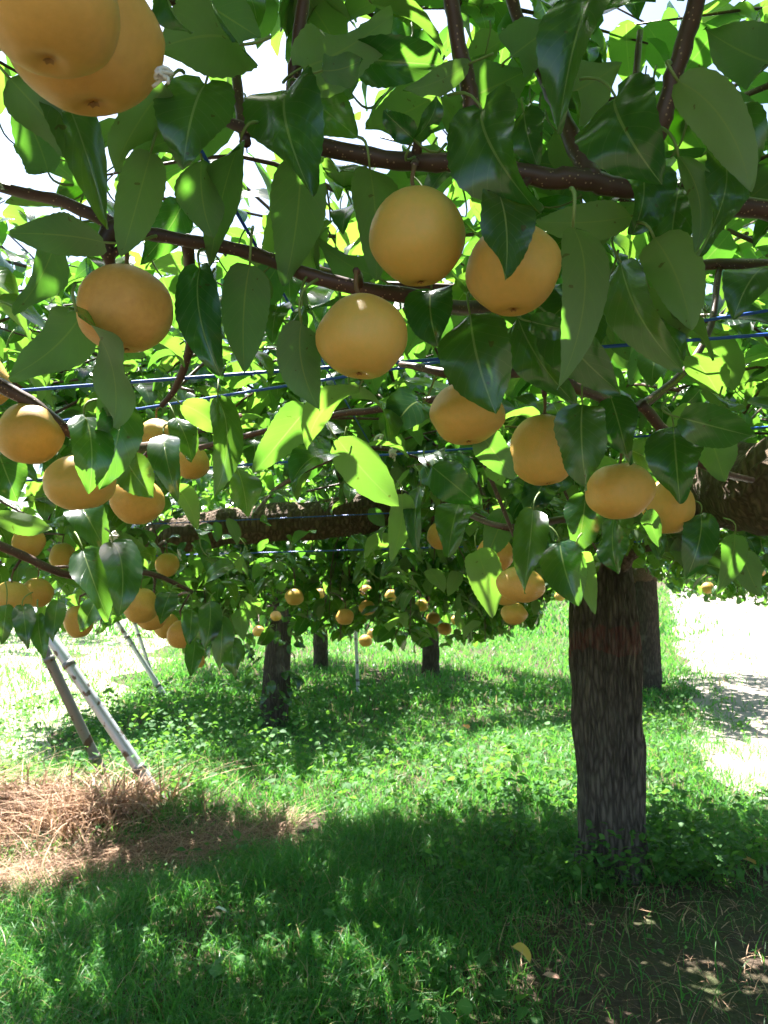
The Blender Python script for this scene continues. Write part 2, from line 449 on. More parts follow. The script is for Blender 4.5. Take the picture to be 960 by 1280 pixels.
# ------------------------------------------------------------------ leaf geometry
def leaf_shape(L, W, nl, nw, fold=0.25, arch=0.5, side=0.0, wave=0.0, serr=0.0, ph=0.0, twist=0.0):
    """Local: base at origin, tip at +Y*L, upper side +Z. returns V, quads, uv"""
    t = np.linspace(0, 1, nl + 1)
    prof = (t + 0.004) ** 0.48 * (1.0 - t) ** 0.82
    prof = prof / prof.max() * 0.5
    prof *= (1 - 0.10 * np.exp(-((t - 0.88) / 0.08) ** 2))
    ang = -arch * (t - 0.5); sa = side * (t - 0.5)
    dy = np.cos(ang) * np.cos(sa); dz = np.sin(ang); dx = np.sin(sa)
    C = np.zeros((nl + 1, 3))
    dt = 1.0 / nl
    D = np.stack([dx, dy, dz], -1)
    C[1:] = np.cumsum((D[1:] + D[:-1]) / 2 * dt, axis=0)
    ch = np.linalg.norm(C[-1]); C *= L / ch
    e = C[-1] / L
    q = Vector(e).rotation_difference(Vector((0, 1, 0)))
    Rm = np.array(q.to_matrix())
    C = C @ Rm.T; D = D @ Rm.T
    us = np.linspace(-1, 1, nw + 1)
    V, UV = [], []
    for i in range(nl + 1):
        T = D[i] / np.linalg.norm(D[i])
        Xa = np.cross(T, [0, 0, 1.0]); Xa /= np.linalg.norm(Xa)
        Na = np.cross(Xa, T)
        tw = twist * (t[i] - 0.3)
        Xt = Xa * math.cos(tw) + Na * math.sin(tw); Nt = Na * math.cos(tw) - Xa * math.sin(tw)
        wv = prof[i] * W
        for u in us:
            k = 1.0
            if serr and abs(u) > 0.99: k = 1 + serr * (1 if i % 2 else -1)
            x = u * wv * k
            f = fold * (1 - 0.35 * abs(u))
            z = abs(x) * math.tan(f) * 1.0 + wave * W * (abs(u) ** 2) * math.sin(t[i] * 9 + ph + (1.3 if u > 0 else 0))
            V.append(C[i] + Xt * (x * math.cos(f * 0.7)) + Nt * z)
            UV.append((u * 0.5 + 0.5, t[i]))
    i, j = np.meshgrid(np.arange(nl), np.arange(nw), indexing='ij')
    a = (i * (nw + 1) + j).ravel()
    Q = np.stack([a, a + 1, a + nw + 2, a + nw + 1], -1)
    return np.array(V), Q, np.array(UV)

def leaf_with_petiole(V, Q, UV, pet, r=0.0011):
    """pet: local path from leaf base outwards"""
    tv, tq, tt = tube(smooth_path(pet, 6), np.linspace(r, r * 1.5, 6), 5)
    V2 = np.vstack([V, tv]); Q2 = np.vstack([Q, tq + len(V)]); T2 = tt + len(V)
    UV2 = np.vstack([UV, np.full((len(tv), 2), 0.5)])
    mi = np.concatenate([np.zeros(len(Q)), np.ones(len(tq) + len(tt))])
    return V2, Q2, T2, UV2, mi

# ------------------------------------------------------------------ pears (pixel x, y, width, height, real diameter, label)
PD = 0.095
pears = [
 (58, -2, 180, 172, 0.078, 'large smooth golden pear overlapping a slightly lower pear with a visible calyx dimple'),
 (104, 42, 194, 190, 0.102, 'large golden pear showing its calyx dimple beside a white cotton tie'),
 (155, 387, 117, 110, PD, 'round golden pear hanging singly under a knotty spur of the thin branch'),
 (522, 297, 120, 122, PD, 'tall dotted russet pear hanging just under the speckled branch'),
 (642, 337, 120, 114, PD, 'golden pear half covered by a dark hanging leaf, beside the tall russet pear'),
 (452, 421, 120, 105, PD, 'yellow-brown pear with a bright sun glint touching the lower thin branch'),
 (583, 517, 95, 79, PD, 'yellow-green flattened pear tucked under a big dark leaf'),
 (679, 563, 86, 92, PD, 'orange-gold pear with dark green leaf over its side, above the trunk'),
 (775, 614, 83, 73, PD, 'olive-gold pear in front of another pear near the thick rough limb'),
 (836, 633, 62, 72, 0.085, 'golden pear half hidden behind an olive-gold one near the thick rough limb'),
 (37, 542, 81, 79, PD, 'golden pear beneath the big drooping grey-green leaf'),
 (-22, 477, 68, 70, PD, 'orange pear only just showing above another golden pear'),
 (101, 603, 86, 72, PD, 'golden pear behind two dark leaves that hang over its front'),
 (172, 627, 67, 60, PD, 'brown-gold pear with a dark leaf across its shaded top'),
 (196, 546, 50, 46, PD, 'shaded pear hidden among curled leaves above a brown-gold pear'),
 (240, 578, 44, 44, PD, 'pear with a sunlit edge peeping out behind small dark leaves'),
 (36, 678, 40, 40, 0.09, 'shaded pear behind the long pale leaf, above a pair of pears'),
 (78, 695, 32, 34, 0.09, 'small orange bit of pear among dark leaves above a pair of pears'),
 (14, 747, 46, 42, PD, 'shaded golden pear touching its twin over the leaning poles'),
 (46, 741, 40, 38, PD, 'golden pear partly behind its twin over the leaning poles'),
 (98, 777, 36, 42, 0.092, 'shaded brown pear hanging alone just over the tops of the leaning poles'),
 (176, 757, 42, 46, PD, 'yellow pear hanging below the end of the horizontal limb'),
 (189, 771, 36, 36, 0.09, 'darker pear just behind a yellow pear below the limb end'),
 (209, 706, 30, 31, 0.085, 'pear with sun spots just under the end of the rough horizontal limb'),
 (208, 782, 32, 34, 0.09, 'golden pear next to its neighbour at the low hanging leaf cluster'),
 (226, 793, 34, 36, 0.09, 'golden pear partly behind dark leaves of the low hanging cluster'),
 (249, 826, 14, 18, 0.06, 'small orange fruit at the bottom of the low hanging cluster'),
 (278, 791, 14, 18, 0.06, 'small pear peeping out of the low hanging leaf cluster'),
 (619, 693, 46, 47, PD, 'yellow-green pear topmost of the cluster beside the painted trunk'),
 (650, 731, 64, 46, PD, 'flattened yellow pear in the middle of the cluster beside the painted trunk'),
 (632, 738, 42, 38, 0.09, 'orange pear behind the flattened yellow pear of the cluster beside the trunk'),
 (643, 767, 33, 28, 0.085, 'small orange pear lowest of the cluster beside the painted trunk'),
 (551, 670, 34, 36, 0.09, 'pear mostly hidden behind a drooping dark leaf below the blue wires'),
]
def far_label(px):
    if px > 800: return 'small golden pear hanging in the leaves over the pale track'
    if px > 680: return 'tiny pear showing in the leaves close beside the painted trunk'
    if px > 500: return 'small golden pear hanging round the top of the thin far trunk'
    if px > 420: return 'small golden pear hanging in the leaves over the thin upright white pole'
    return 'small golden pear hanging in low leaves near the leafy dark trunk'
far_px = [(368, 746, 24), (431, 771, 23), (459, 760, 21), (489, 744, 16), (527, 757, 17), (541, 773, 18), (556, 786, 18), (466, 792, 14), (457, 801, 17),
          (323, 789, 15), (345, 770, 14), (457, 738, 15), (885, 735, 16), (948, 716, 15), (352, 790, 12), (400, 742, 14), (570, 775, 13), (700, 745, 14)]
pear_geo = []      # centre, rx, px, py, wpx, depth
for (px, py, wp, hp, dia, lab) in pears:
    d = dia * FPX / wp
    pear_geo.append((P(px, py, d), dia / 2, px, py, wp, hp, d))

for (px, py, wp) in far_px:
    d = 0.092 * FPX / wp
    pear_geo.append((P(px, py, d), .046, px, py, wp * .3, wp * .3, d))

# ------------------------------------------------------------------ canopy rules for scattered leaves
con_x = [-300, 0, 130, 150, 205, 238, 300, 318, 400, 470, 560, 600, 665, 690, 722, 745, 762, 800, 830, 860, 960, 1200]
con_y = [815, 815, 805, 785, 805, 855, 855, 820, 822, 828, 826, 820, 805, 765, 755, 748, 722, 722, 745, 758, 768, 768]
def keep_mask(pos, jit=18, near=1.05):
    px, py, d = proj(pos)
    n = len(px)
    inview = (d > 0.02) & (px > -90) & (px < 1050) & (py > -110) & (py < 1330)
    dist = np.linalg.norm(pos - np.array([0, 0, CAMZ]), axis=1)
    keep = dist > 0.75
    lim = np.interp(px, con_x, con_y) - rng.random(n) ** 2 * jit * 2.5 - np.minimum(40, 45 / np.maximum(d, .3))
    keep &= ~(inview & (py > lim))
    keep &= ~(inview & (d < near))
    for (c, r, qx, qy, wp, hp, dd) in pear_geo:
        rr = ((px - qx) / (wp * 0.5 + 42 / np.maximum(d, .3))) ** 2 + ((py - qy) / (hp * 0.5 + 42 / np.maximum(d, .3))) ** 2
        keep &= ~((d < dd + 0.06) & (rr < 1.0) & inview)
    # keep the two thick limbs in sight
    on_left = (px > 195) & (px < 500) & (py > 575) & (py < 690) & (d < 3.95)
    on_right = (px > 865) & (px < 1000) & (py > 520) & (py < 690) & (d < 2.5)
    u = rng.random(n)
    keep &= ~(on_left & (u > 0.33)) & ~(on_right & (u > 0.06))
    return keep, px, py, d

def orient(n, outdir=None, down=0.75, spread=0.45):
    """random hanging leaf frames (n,3,3), columns X,Y(chord),Z(upper)"""
    az = rng.random(n) * 2 * np.pi
    h = np.stack([np.cos(az), np.sin(az), np.zeros(n)], -1)
    if outdir is not None: h = h * 0.6 + outdir
    dn = np.clip(rng.normal(down, spread, n), -0.5, 2.6)
    Yv = h / (np.linalg.norm(h, axis=1)[:, None] + 1e-6) + np.stack([np.zeros(n), np.zeros(n), -dn], -1)
    Yv /= np.linalg.norm(Yv, axis=1)[:, None]
    up = np.tile(np.array([0, 0, 1.0]), (n, 1)) + rng.normal(0, 0.28, (n, 3))
    Zv = up - (up * Yv).sum(1)[:, None] * Yv
    Zv /= np.linalg.norm(Zv, axis=1)[:, None]
    roll = rng.normal(0, 0.45, n)
    Xv = np.cross(Yv, Zv)
    c, s_ = np.cos(roll)[:, None], np.sin(roll)[:, None]
    Z2 = Zv * c + Xv * s_
    X2 = np.cross(Yv, Z2)
    return np.stack([X2, Yv, Z2], -1)

def scatter(name, templates, pos, Rm, sc_, mats, parent=None, smooth=True):
    n = len(pos)
    if n == 0: return None
    which = rng.integers(0, len(templates), n)
    Vs, Qs, UVs, Rs, off = [], [], [], [], 0
    for k, (V, Q, UV) in enumerate(templates):
        idx = np.where(which == k)[0]
        if not len(idx): continue
        W_ = np.einsum('nij,vj->nvi', Rm[idx], V) * sc_[idx][:, None, None] + pos[idx][:, None, :]
        nv = len(V)
        Vs.append(W_.reshape(-1, 3))
        Qs.append((Q[None] + (np.arange(len(idx)) * nv)[:, None, None] + off).reshape(-1, Q.shape[1]))
        UVs.append(np.tile(UV, (len(idx), 1))); Rs.append(np.repeat(rng.random(len(idx)), nv))
        off += nv * len(idx)
    me = make_mesh(name, np.vstack(Vs), [np.vstack(Qs)], np.vstack(UVs), np.concatenate(Rs), smooth, mats)
    return link(name, me, parent)

LT_mid = [leaf_shape(0.105, 0.062 * a_, 6, 2, f_, ar, sd, 0.05, 0, i) for i, (a_, f_, ar, sd) in enumerate([(1, .3, .9, .2), (.9, .5, 1.3, -.3), (1.1, .2, .5, .1), (.85, .6, 1.0, .4), (1, .15, 1.6, 0)])]
LT_far = [leaf_shape(0.105, 0.064 * a_, 4, 2, f_, ar, sd) for a_, f_, ar, sd in [(1, .3, .9, .2), (.9, .5, 1.3, -.3), (1.1, .2, .4, .1)]]
leaf_variants = []
for i in range(14):
    L_ = 0.105
    V, Q, UV = leaf_shape(L_, L_ * random.uniform(.46, .66), 12, 4, random.uniform(.1, .55), random.uniform(.2, 1.7), random.uniform(-.5, .5), random.uniform(.02, .08), 0.03, i, random.uniform(-.5, .5))
    pl = random.uniform(0.028, 0.045)
    V2, Q2, T2, UV2, mi = leaf_with_petiole(V, Q, UV, [(0, 0, 0), (0, -pl * .4, 0.006), (0.004, -pl * .8, 0.020), (0.006, -pl, .034)])
    leaf_variants.append(make_mesh('pear_leaf', V2, [Q2, T2], UV2, np.zeros(len(V2)), True, [M['leaf'], M['petiole']], mi))

def m4(Rm, pos, s=1.0):
    return Matrix([[Rm[0][0] * s, Rm[0][1] * s, Rm[0][2] * s, pos[0]], [Rm[1][0] * s, Rm[1][1] * s, Rm[1][2] * s, pos[1]],
                   [Rm[2][0] * s, Rm[2][1] * s, Rm[2][2] * s, pos[2]], [0, 0, 0, 1]])

# ------------------------------------------------------------------ trees
def bark_bump(seed, amp, seg):
    off = seed * 17.3
    def f(ang, t, c):
        out = np.empty(len(ang))
        for k, a_ in enumerate(ang):
            x, y = math.cos(a_), math.sin(a_)
            h = mnoise.noise(Vector((x * 1.2 + off, y * 1.2, c[2] * 1.3)))
            s_ = c[2] * 1.7 + c[0] * 1.7 + c[1] * 1.1
            r = abs(mnoise.noise(Vector((x * 6.5 + off, y * 6.5, s_))))
            r2 = abs(mnoise.noise(Vector((x * 11 + off, y * 11, s_ * 2.6))))
            h2 = mnoise.noise(Vector((x * 1.6, y * 1.6 + off, s_ * 2.2)))
            out[k] = 1 + amp * (h * 0.7 + h2 * 0.5 + min(r, .35) * 1.3 + min(r2, .4) * .7 - .45)
        return out
    return f

def trunk_mesh(base, top, r0, r1, seed, material, lean=(0, 0), rings=46, seg=44, flare=1.3, prof=None):
    b, t_ = np.array(base, float), np.array(top, float)
    ts = np.linspace(0, 1, rings)
    path = b + (t_ - b) * ts[:, None]
    path[:, 0] += np.sin(ts * math.pi) * lean[0]; path[:, 1] += np.sin(ts * math.pi) * lean[1]
    rad = r0 + (r1 - r0) * ts
    if prof is not None: rad = np.interp(ts, prof[0], prof[1])
    rad = rad * (1 + (flare - 1) * np.exp(-ts / 0.05))
    V, Q, T = tube(path, rad, seg, True, bark_bump(seed, 0.21, seg))
    return make_mesh('trunk', V, [Q, T], mats=[material])

def limb_mesh(pts, rads, seed, material, n=40, seg=24, amp=0.16, name='limb'):
    pr = smooth_path([tuple(p) + (r,) for p, r in zip([tuple(q) for q in pts], rads)], n)
    off = np.array([mnoise.noise_vector(Vector((i * 0.22, seed * 3.1, 0))) for i in range(n)]) * np.minimum(pr[:, 3:4] * 0.5, 0.05)
    off[0] = 0
    V, Q, T = tube(pr[:, :3] + off, np.maximum(pr[:, 3], 0.001), seg, True, bark_bump(seed, amp, seg) if amp else None)
    return make_mesh(name, V, [Q, T], mats=[material])

all_branch_pts = []           # (point array, root)
def register(path, root):
    all_branch_pts.append((np.asarray(path)[:, :3], root))

def grow(root, name_seed, crown, n_tw, zfun, leaves_per, individual, hero_count=0, near=1.05, droop=0.35, zlo=1.3, gaps=None, tmpl=LT_mid, rect=False):
    """twigs with leaves through a crown. crown=(cx,cy,rx,ry)"""
    cx, cy_, rx, ry = crown
    tw_parts, lp, lout = [], [], []
    for i in range(n_tw):
        for _ in range(30):
            a_ = random.random() * 2 * math.pi; rr = math.sqrt(random.random())
            x, y = cx + math.cos(a_) * rr * rx, cy_ + math.sin(a_) * rr * ry
            if rect: x, y = cx + random.uniform(-rx, rx), cy_ + random.uniform(-ry, ry)
            if gaps is None or mnoise.noise(Vector((x * 0.75 + name_seed, y * 0.75, 3.3))) > gaps: break
        isd = random.random() < droop
        z = zfun()
        az = random.random() * 2 * math.pi
        Lt = random.uniform(0.35, 0.85)
        if isd:
            z = random.uniform(1.65, 1.9); Lt = random.uniform(.5, 1.0)
            end = Vector((math.cos(az) * 0.25 * Lt, math.sin(az) * 0.25 * Lt, -min(Lt, z - zlo)))
        else:
            end = Vector((math.cos(az) * Lt, math.sin(az) * Lt, random.uniform(-0.15, 0.55) * Lt))
        p0 = Vector((x, y, z)); p2 = p0 + end
        p1 = p0 + end * 0.5 + Vector((random.uniform(-.06, .06), random.uniform(-.06, .06), random.uniform(0, .08)))
        path = smooth_path([p0, p1, p2], 7)
        k, px, py, d = keep_mask(path, 0, near + .1)
        if k.all() and not ((d > 0.05) & (px > -50) & (px < 1000) & (py > -50) & (d < near + .1)).any():
            tw_parts.append(tube(path, np.linspace(0.0055, 0.0018, 7), 5))
            register(path, root)
        nl = int(leaves_per * random.uniform(.7, 1.3))
        tt = np.sort(np.array([random.random() for _ in range(nl)])) * 0.95 + 0.05
        base = np.stack([np.interp(tt, np.linspace(0, 1, 7), path[:, q]) for q in range(3)], -1)
        oa = rng.random(nl) * 2 * np.pi
        o_ = np.stack([np.cos(oa), np.sin(oa), rng.normal(0.0, .35, nl)], -1)
        lp.append(base + o_ * (0.035 + 0.03 * rng.random(nl))[:, None]); lout.append(o_)
    pos = np.vstack(lp); out = np.vstack(lout)
    Rm = orient(len(pos), out)
    S = rng.uniform(0.72, 1.22, len(pos))
    tips = pos + Rm[:, :, 1] * (0.105 * S)[:, None]
    k1, px, py, d = keep_mask(pos, 14, near)
    k2, *_ = keep_mask(tips, 4, near)
    ok = k1 & k2
    pos, Rm, S, px, py, d = pos[ok], Rm[ok], S[ok], px[ok], py[ok], d[ok]
    vis = (d > 0.1) & (px > -20) & (px < 980) & (py > -30) & (py < 900)
    score = np.where(vis, d + 0.6 * np.maximum(0, pos[:, 2] - 1.9), 1e9)
    order = np.argsort(score)
    take = [i for i in order[:individual] if score[i] < 1e8]
    rest = np.ones(len(pos), bool); rest[take] = False
    for i in take:
        link('leaf', leaf_variants[i % len(leaf_variants)], root, mat4=m4(Rm[i], pos[i], S[i]))
    if tw_parts:
        V, Q, T = join(tw_parts)
        o = link('twigs', make_mesh('twigs', V, [Q, T], mats=[M['twig']]), root); o['kind'] = 'stuff'
    o = scatter('foliage', tmpl, pos[rest], Rm[rest], S[rest], [M['leaf']], root)
    if o: o['kind'] = 'stuff'
    return len(pos)

# ---- main tree with the painted trunk
BX, BY = P(757, 1070, 1).x * 3.97, 3.97
treeB = empty('pear_tree', (BX, BY, 0))
tag(treeB, 'pear tree with furrowed trunk, faint red paint mark and long horizontal limb', 'tree', 'trained pear trees')
link('trunk', trunk_mesh((BX, BY, -0.06), (BX - .01, BY, 1.62), .17, .13, 1, M['bark_red'], (0.0, 0.02), 90, 110, 1.32,
     ([0, .1, .45, .72, .82, .92, 1], [.168, .160, .166, .172, .165, .125, .11])), treeB)
limbsB = [
  ([(BX, BY, 1.52), P(715, 650, 4.0), P(610, 632, 4.02), P(480, 638, 4.0), P(340, 653, 3.95), P(205, 670, 3.9), P(60, 690, 3.95), P(-120, 680, 4.0)], [.10, .11, .105, .103, .095, .088, .06, .03]),
  ([(BX, BY, 1.52), P(800, 655, 3.7), P(850, 630, 3.0), P(905, 612, 2.4), P(962, 604, 1.95), P(1060, 590, 1.65), P(1200, 560, 1.5)], [.10, .115, .115, .112, .108, .09, .06]),
  ([(BX, BY, 1.55), (BX + .3, BY + .7, 1.82), (BX + .35, BY + 1.6, 1.95), (BX + .2, BY + 2.4, 2.05)], [.09, .085, .06, .025]),
]
for i, (p_, r_) in enumerate(limbsB):
    link('limb', limb_mesh(p_, r_, 3 + i, M['bark'], 90, 48, .20), treeB)
    register(smooth_path(p_, 30), treeB)

def branch(root, pts, rads, seed=0, n=26, name='branch'):
    pr = smooth_path([tuple(p) + (r,) for p, r in zip([tuple(q) for q in pts], rads)], n)
    off = np.array([mnoise.noise_vector(Vector((i * 0.4, seed * 2.7, 1.0))) for i in range(n)]) * 0.35
    pr[:, :3] += off * pr[:, 3:4]
    # nodes: slight swellings
    rad = pr[:, 3] * (1 + 0.13 * np.sin(np.arange(n) * 1.9 + seed) ** 4)
    V, Q, T = tube(pr[:, :3], np.maximum(rad, .0006), 10)
    link(name, make_mesh(name, V, [Q, T], mats=[M['twig']]), root)
    register(pr, root)

# ---- near tree: its trunk stands behind the viewer, its branches reach overhead
AX, AY = 2.3, -1.3
treeA = empty('pear_tree', (AX, AY, 0))
tag(treeA, 'pear tree reaching overhead with speckled brown branches and large glossy drooping leaves', 'tree', 'trained pear trees')
link('trunk', trunk_mesh((AX, AY, -0.06), (AX, AY, 1.65), .16, .14, 9, M['bark']), treeA)
link('limb', limb_mesh([(AX, AY, 1.55), (1.95, -.6, 1.85), (1.45, .2, 1.95), (1.15, .75, 1.92), (.98, 1.05, 1.88)], [.12, .10, .08, .05, .03], 6, M['bark']), treeA)
E1, E2 = (1.15, .75, 1.92), (.98, 1.05, 1.88)
branch(treeA, [E1, P(1120, 285, .93), P(960, 264, .90), P(860, 250, .88), P(790, 236, .86), P(735, 226, .85), P(680, 222, .85), P(580, 206, .85), P(500, 202, .85), P(400, 184, .85), P(320, 165, .86), P(250, 140, .88)],
       [.022, .0125, .011, .0105, .0105, .0112, .0106, .0098, .0096, .009, .007, .004], 1, 60)
branch(treeA, [E2, P(900, 330, 1.5), P(700, 362, 1.35), P(600, 386, 1.05), P(520, 372, .90), P(440, 358, .87), P(370, 338, .86), P(300, 312, .86), P(225, 299, .86), P(150, 283, .86), P(90, 256, .86), P(20, 238, .87), P(-80, 215, .88)],
       [.014, .010, .0095, .0095, .009, .0082, .0077, .0072, .007, .0075, .0065, .006, .005], 2, 60)
branch(treeA, [P(378, 186, .855), P(366, 128, .85), P(373, 60, .84), P(384, -30, .83)], [.0085, .0078, .0072, .006], 3)
branch(treeA, [P(600, 205, .85), P(592, 145, .84), P(577, 70, .83), P(560, -30, .82)], [.010, .009, .0085, .0075], 4)
branch(treeA, [P(738, 224, .85), P(712, 165, .88), P(672, 80, .92), P(632, -20, .95)], [.011, .0095, .008, .0065], 5)
branch(treeA, [P(790, 236, .86), P(822, 170, .82), P(845, 90, .80), P(880, -30, .78)], [.0095, .0095, .009, .0085], 6)
branch(treeA, [P(308, 180, .86), P(298, 120, .90), P(292, 40, .95), P(290, -40, 1.0)], [.006, .006, .0055, .005], 7)
branch(treeA, [P(235, 300, .87), P(238, 425, 1.05), P(222, 480, 1.1), P(202, 508, 1.12)], [.007, .006, .005, .0035], 8)
branch(treeA, [P(150, 283, .86), P(137, 292, .855), P(134, 312, .855), P(138, 332, .86)], [.0085, .011, .009, .005], 9, 12, 'spur')
branch(treeA, [P(900, 330, 1.5), P(880, 430, 1.4), P(800, 508, 1.26), P(735, 490, 1.12), P(660, 465, 1.05), P(590, 470, 1.02), P(500, 455, 1.1)], [.006, .006, .007, .008, .008, .007, .004], 10, 40)
branch(treeA, [P(800, 505, 1.22), P(850, 560, 1.28), P(900, 590, 1.35), P(940, 600, 1.6)], [.009, .008, .007, .006], 11)
branch(treeA, [P(-80, 440, 1.1), P(20, 492, 1.12), P(90, 540, 1.15), P(160, 560, 1.25), P(230, 545, 1.5), P(300, 520, 1.8)], [.010, .0095, .009, .008, .007, .006], 12, 34)
branch(treeA, [P(-100, 640, 1.9), P(20, 690, 2.0), P(90, 720, 2.1), P(180, 715, 2.4), P(240, 740, 2.6)], [.012, .011, .010, .009, .006], 13, 34)
branch(treeA, [P(250, 560, 1.7), P(400, 522, 1.6), P(470, 512, 1.55), P(540, 500, 1.5), P(640, 480, 1.45)], [.006, .0065, .007, .007, .006], 14)
branch(treeB, [P(320, 640, 3.2), P(345, 612, 2.6), P(400, 580, 2.3), P(470, 560, 2.2), P(560, 585, 2.6)], [.008, .0075, .007, .006, .004], 15)
branch(treeB, [P(860, 640, 2.9), P(780, 640, 2.3), P(700, 650, 1.9), P(640, 660, 1.75), P(575, 640, 1.9)], [.014, .011, .009, .008, .005], 16)
branch(treeA, [P(735, 226, .85), P(755, 195, .9), P(790, 130, .98), P(800, 40, 1.05)], [.006, .0055, .005, .004], 17)
branch(treeA, [P(520, 203, .85), P(522, 180, .84), P(515, 150, .83)], [.006, .005, .003], 18, 10, 'spur')

